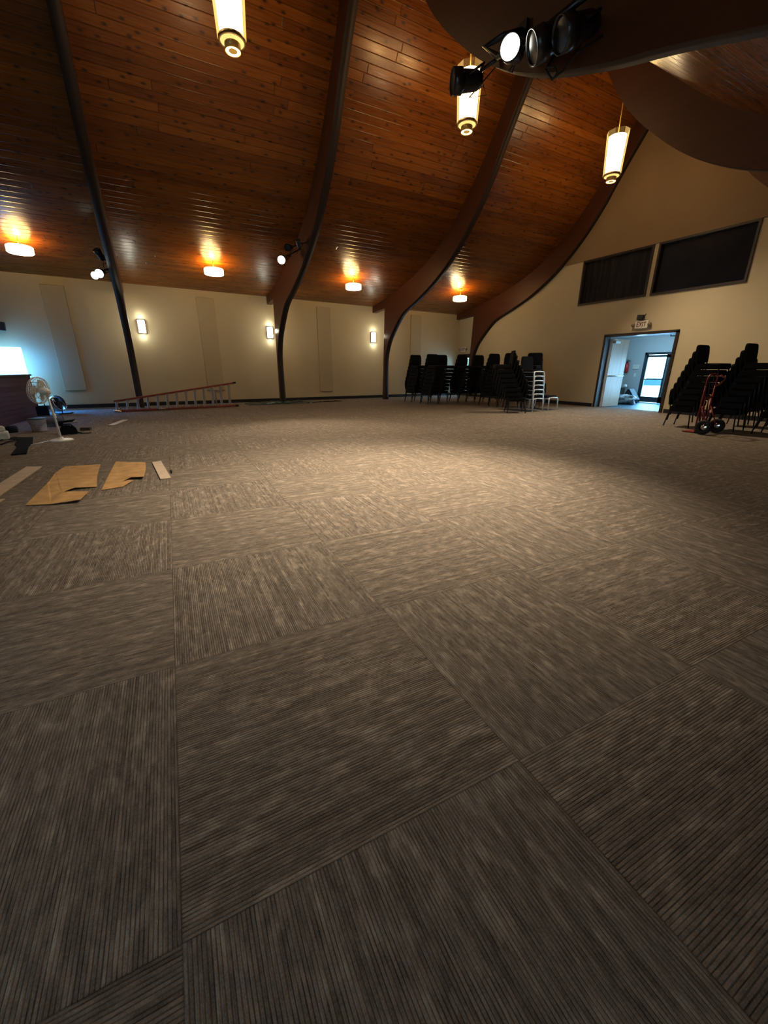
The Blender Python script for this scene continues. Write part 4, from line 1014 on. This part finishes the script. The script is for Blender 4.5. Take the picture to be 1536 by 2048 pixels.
bm = new_bm(); add_box(bm, (0, 0, 0.065), (0.24, 0.2, 0.13), bevel=0.02)
tag(obj('plastic_container', bm, M['cream'], None, (-2.28, 8.80, 0), (0, 0, 0.2)), 'cream plastic container at the left edge, lower one', 'container')
bm = new_bm(); add_box(bm, (0, 0, 0.04), (0.20, 0.16, 0.08), bevel=0.02); add_lathe(bm, [(0.03, 0.08), (0.03, 0.11), (0, 0.11)], 14)
tag(obj('plastic_container', bm, M['cream'], None, (-2.30, 8.82, 0.131), (0, 0, 0.35)), 'cream plastic container at the left edge, resting on another', 'container')
bm = new_bm(); add_lathe(bm, [(0, 0), (0.08, 0), (0.085, 0.03), (0.085, 0.10), (0.05, 0.12), (0, 0.12)], 20)
tag(obj('cable_reel', bm, M['rubber'], None, (-2.33, 9.75, 0)), 'small round black reel on the floor before the booth', 'reel')

# cardboard pieces and plank strips
def wv(a, b, h): return lambda x, y: h*max(0, math.sin(a*x+b*y))
g = 'brown cardboard pieces on the carpet'
flat('cardboard_sheet', [(-1.09, 4.32), (-0.91, 4.25), (-0.695, 4.21), (-0.665, 4.52), (-0.80, 4.55), (-0.865, 4.58), (-0.80, 4.72), (-0.62, 4.72), (-0.66, 5.20), (-0.68, 5.84), (-1.04, 5.94), (-1.075, 5.60), (-1.05, 5.0)], M['cardboard'], 'larger brown cardboard sheet with a notch, left of the other sheet', 'cardboard', 0.006, 0.003, wv(7, 3, 0.02), g)
flat('cardboard_sheet', [(-0.57, 4.56), (-0.40, 4.60), (-0.31, 4.78), (-0.36, 4.82), (-0.42, 4.82), (-0.34, 4.92), (-0.215, 4.86), (-0.20, 5.3), (-0.205, 5.74), (-0.52, 5.86), (-0.56, 5.3)], M['cardboard'], 'smaller notched brown cardboard sheet, right of the larger sheet', 'cardboard', 0.006, 0.003, wv(8, 2, 0.02), g)
g = 'tan plank strips beside the cardboard'
flat('plank_strip', [(-0.065, 4.74), (0.035, 4.75), (-0.035, 5.73), (-0.135, 5.70)], M['wrap'], 'short tan plank strip right of the cardboard sheets', 'strip', 0.010, 0.002, None, g)
flat('plank_strip', [(-1.52, 4.72), (-1.36, 4.76), (-1.27, 6.04), (-1.43, 6.12)], M['wrap'], 'long tan plank strip at the left edge beside the larger cardboard', 'strip', 0.010, 0.002, None, g)
flat('plank_strip', [(-1.45, 4.40), (-1.33, 4.42), (-1.29, 4.62), (-1.42, 4.64)], M['wrap'], 'small end of a tan strip at the left edge, below the long one', 'strip', 0.010, 0.002, None, g)
bm = new_bm(); add_tube(bm, [(0.05, 4.98, 0.008), (0.055, 5.08, 0.012), (0.05, 5.2, 0.008)], [0.003, 0.010, 0.003], 8)
tag(obj('debris_chip', bm, M['rubber']), 'tiny dark chip on the carpet right of the short plank strip', 'debris')

# ------------------------------------------------------------------ world, portals, fill from the rest of the hall
w = bpy.data.worlds.new('daylight'); bpy.context.scene.world = w; w.use_nodes = True
nt = w.node_tree; nt.nodes.clear(); k = NT(nt)
bg = k.n('ShaderNodeBackground'); wo = k.n('ShaderNodeOutputWorld')
sky = k.n('ShaderNodeTexCoord').outputs['Generated']
sp = k.n('ShaderNodeSeparateXYZ'); k.l(sky, sp.inputs[0])
cc = k.ramp(k.maprange(sp.outputs[2], -0.1, 0.6, 0.0, 1.0), [(0.0, (0.50, 0.80, 1.0)), (1.0, (0.28, 0.62, 1.0))])
k.l(cc, bg.inputs[0]); bg.inputs[1].default_value = 26.0
k.l(bg.outputs[0], wo.inputs[0])
def portal(loc, sx_, sy, rot):
    l = bpy.data.lights.new('daylight_portal', 'AREA'); l.shape = 'RECTANGLE'; l.size = sx_; l.size_y = sy
    l.cycles.is_portal = True
    o = bpy.data.objects.new('daylight_portal', l); C.objects.link(o); o.location = loc; o.rotation_euler = rot
portal((HX+0.2, (G[0]+G[1])/2, G[2]/2), G[2], G[1]-G[0], (0, PI/2, 0))
portal((HX+0.2, (G2[0]+G2[1])/2, G2[2]/2), G2[2], G2[1]-G2[0], (0, PI/2, 0))
portal((XE+0.25, (D2[0]+D2[1])/2, D2[2]/2), D2[2], D2[1]-D2[0], (0, PI/2, 0))

# ------------------------------------------------------------------ camera
cam = bpy.data.cameras.new('camera'); co = bpy.data.objects.new('camera', cam); C.objects.link(co)
cam.sensor_fit = 'VERTICAL'; cam.sensor_height = 24.0; cam.lens = 810.39/2048*24.0; cam.clip_start = 0.02; cam.clip_end = 200
r_ = V((0.8763086766709844, -0.4817366227563473, 0.0035957595104350584)); u_ = V((0.1571298593017901, 0.2928687684267577, 0.9431532705748275)); f_ = V((0.4554045569677007, 0.8259283932493802, -0.33233865065253737))
mw = Matrix((( r_.x, u_.x, -f_.x, 0.0), (r_.y, u_.y, -f_.y, 0.0), (r_.z, u_.z, -f_.z, 1.1052), (0, 0, 0, 1)))
co.matrix_world = mw
bpy.context.scene.camera = co
vs_ = bpy.context.scene.view_settings
vs_.view_transform = 'Standard'; vs_.look = 'None'; vs_.exposure = 0.0; vs_.gamma = 0.86
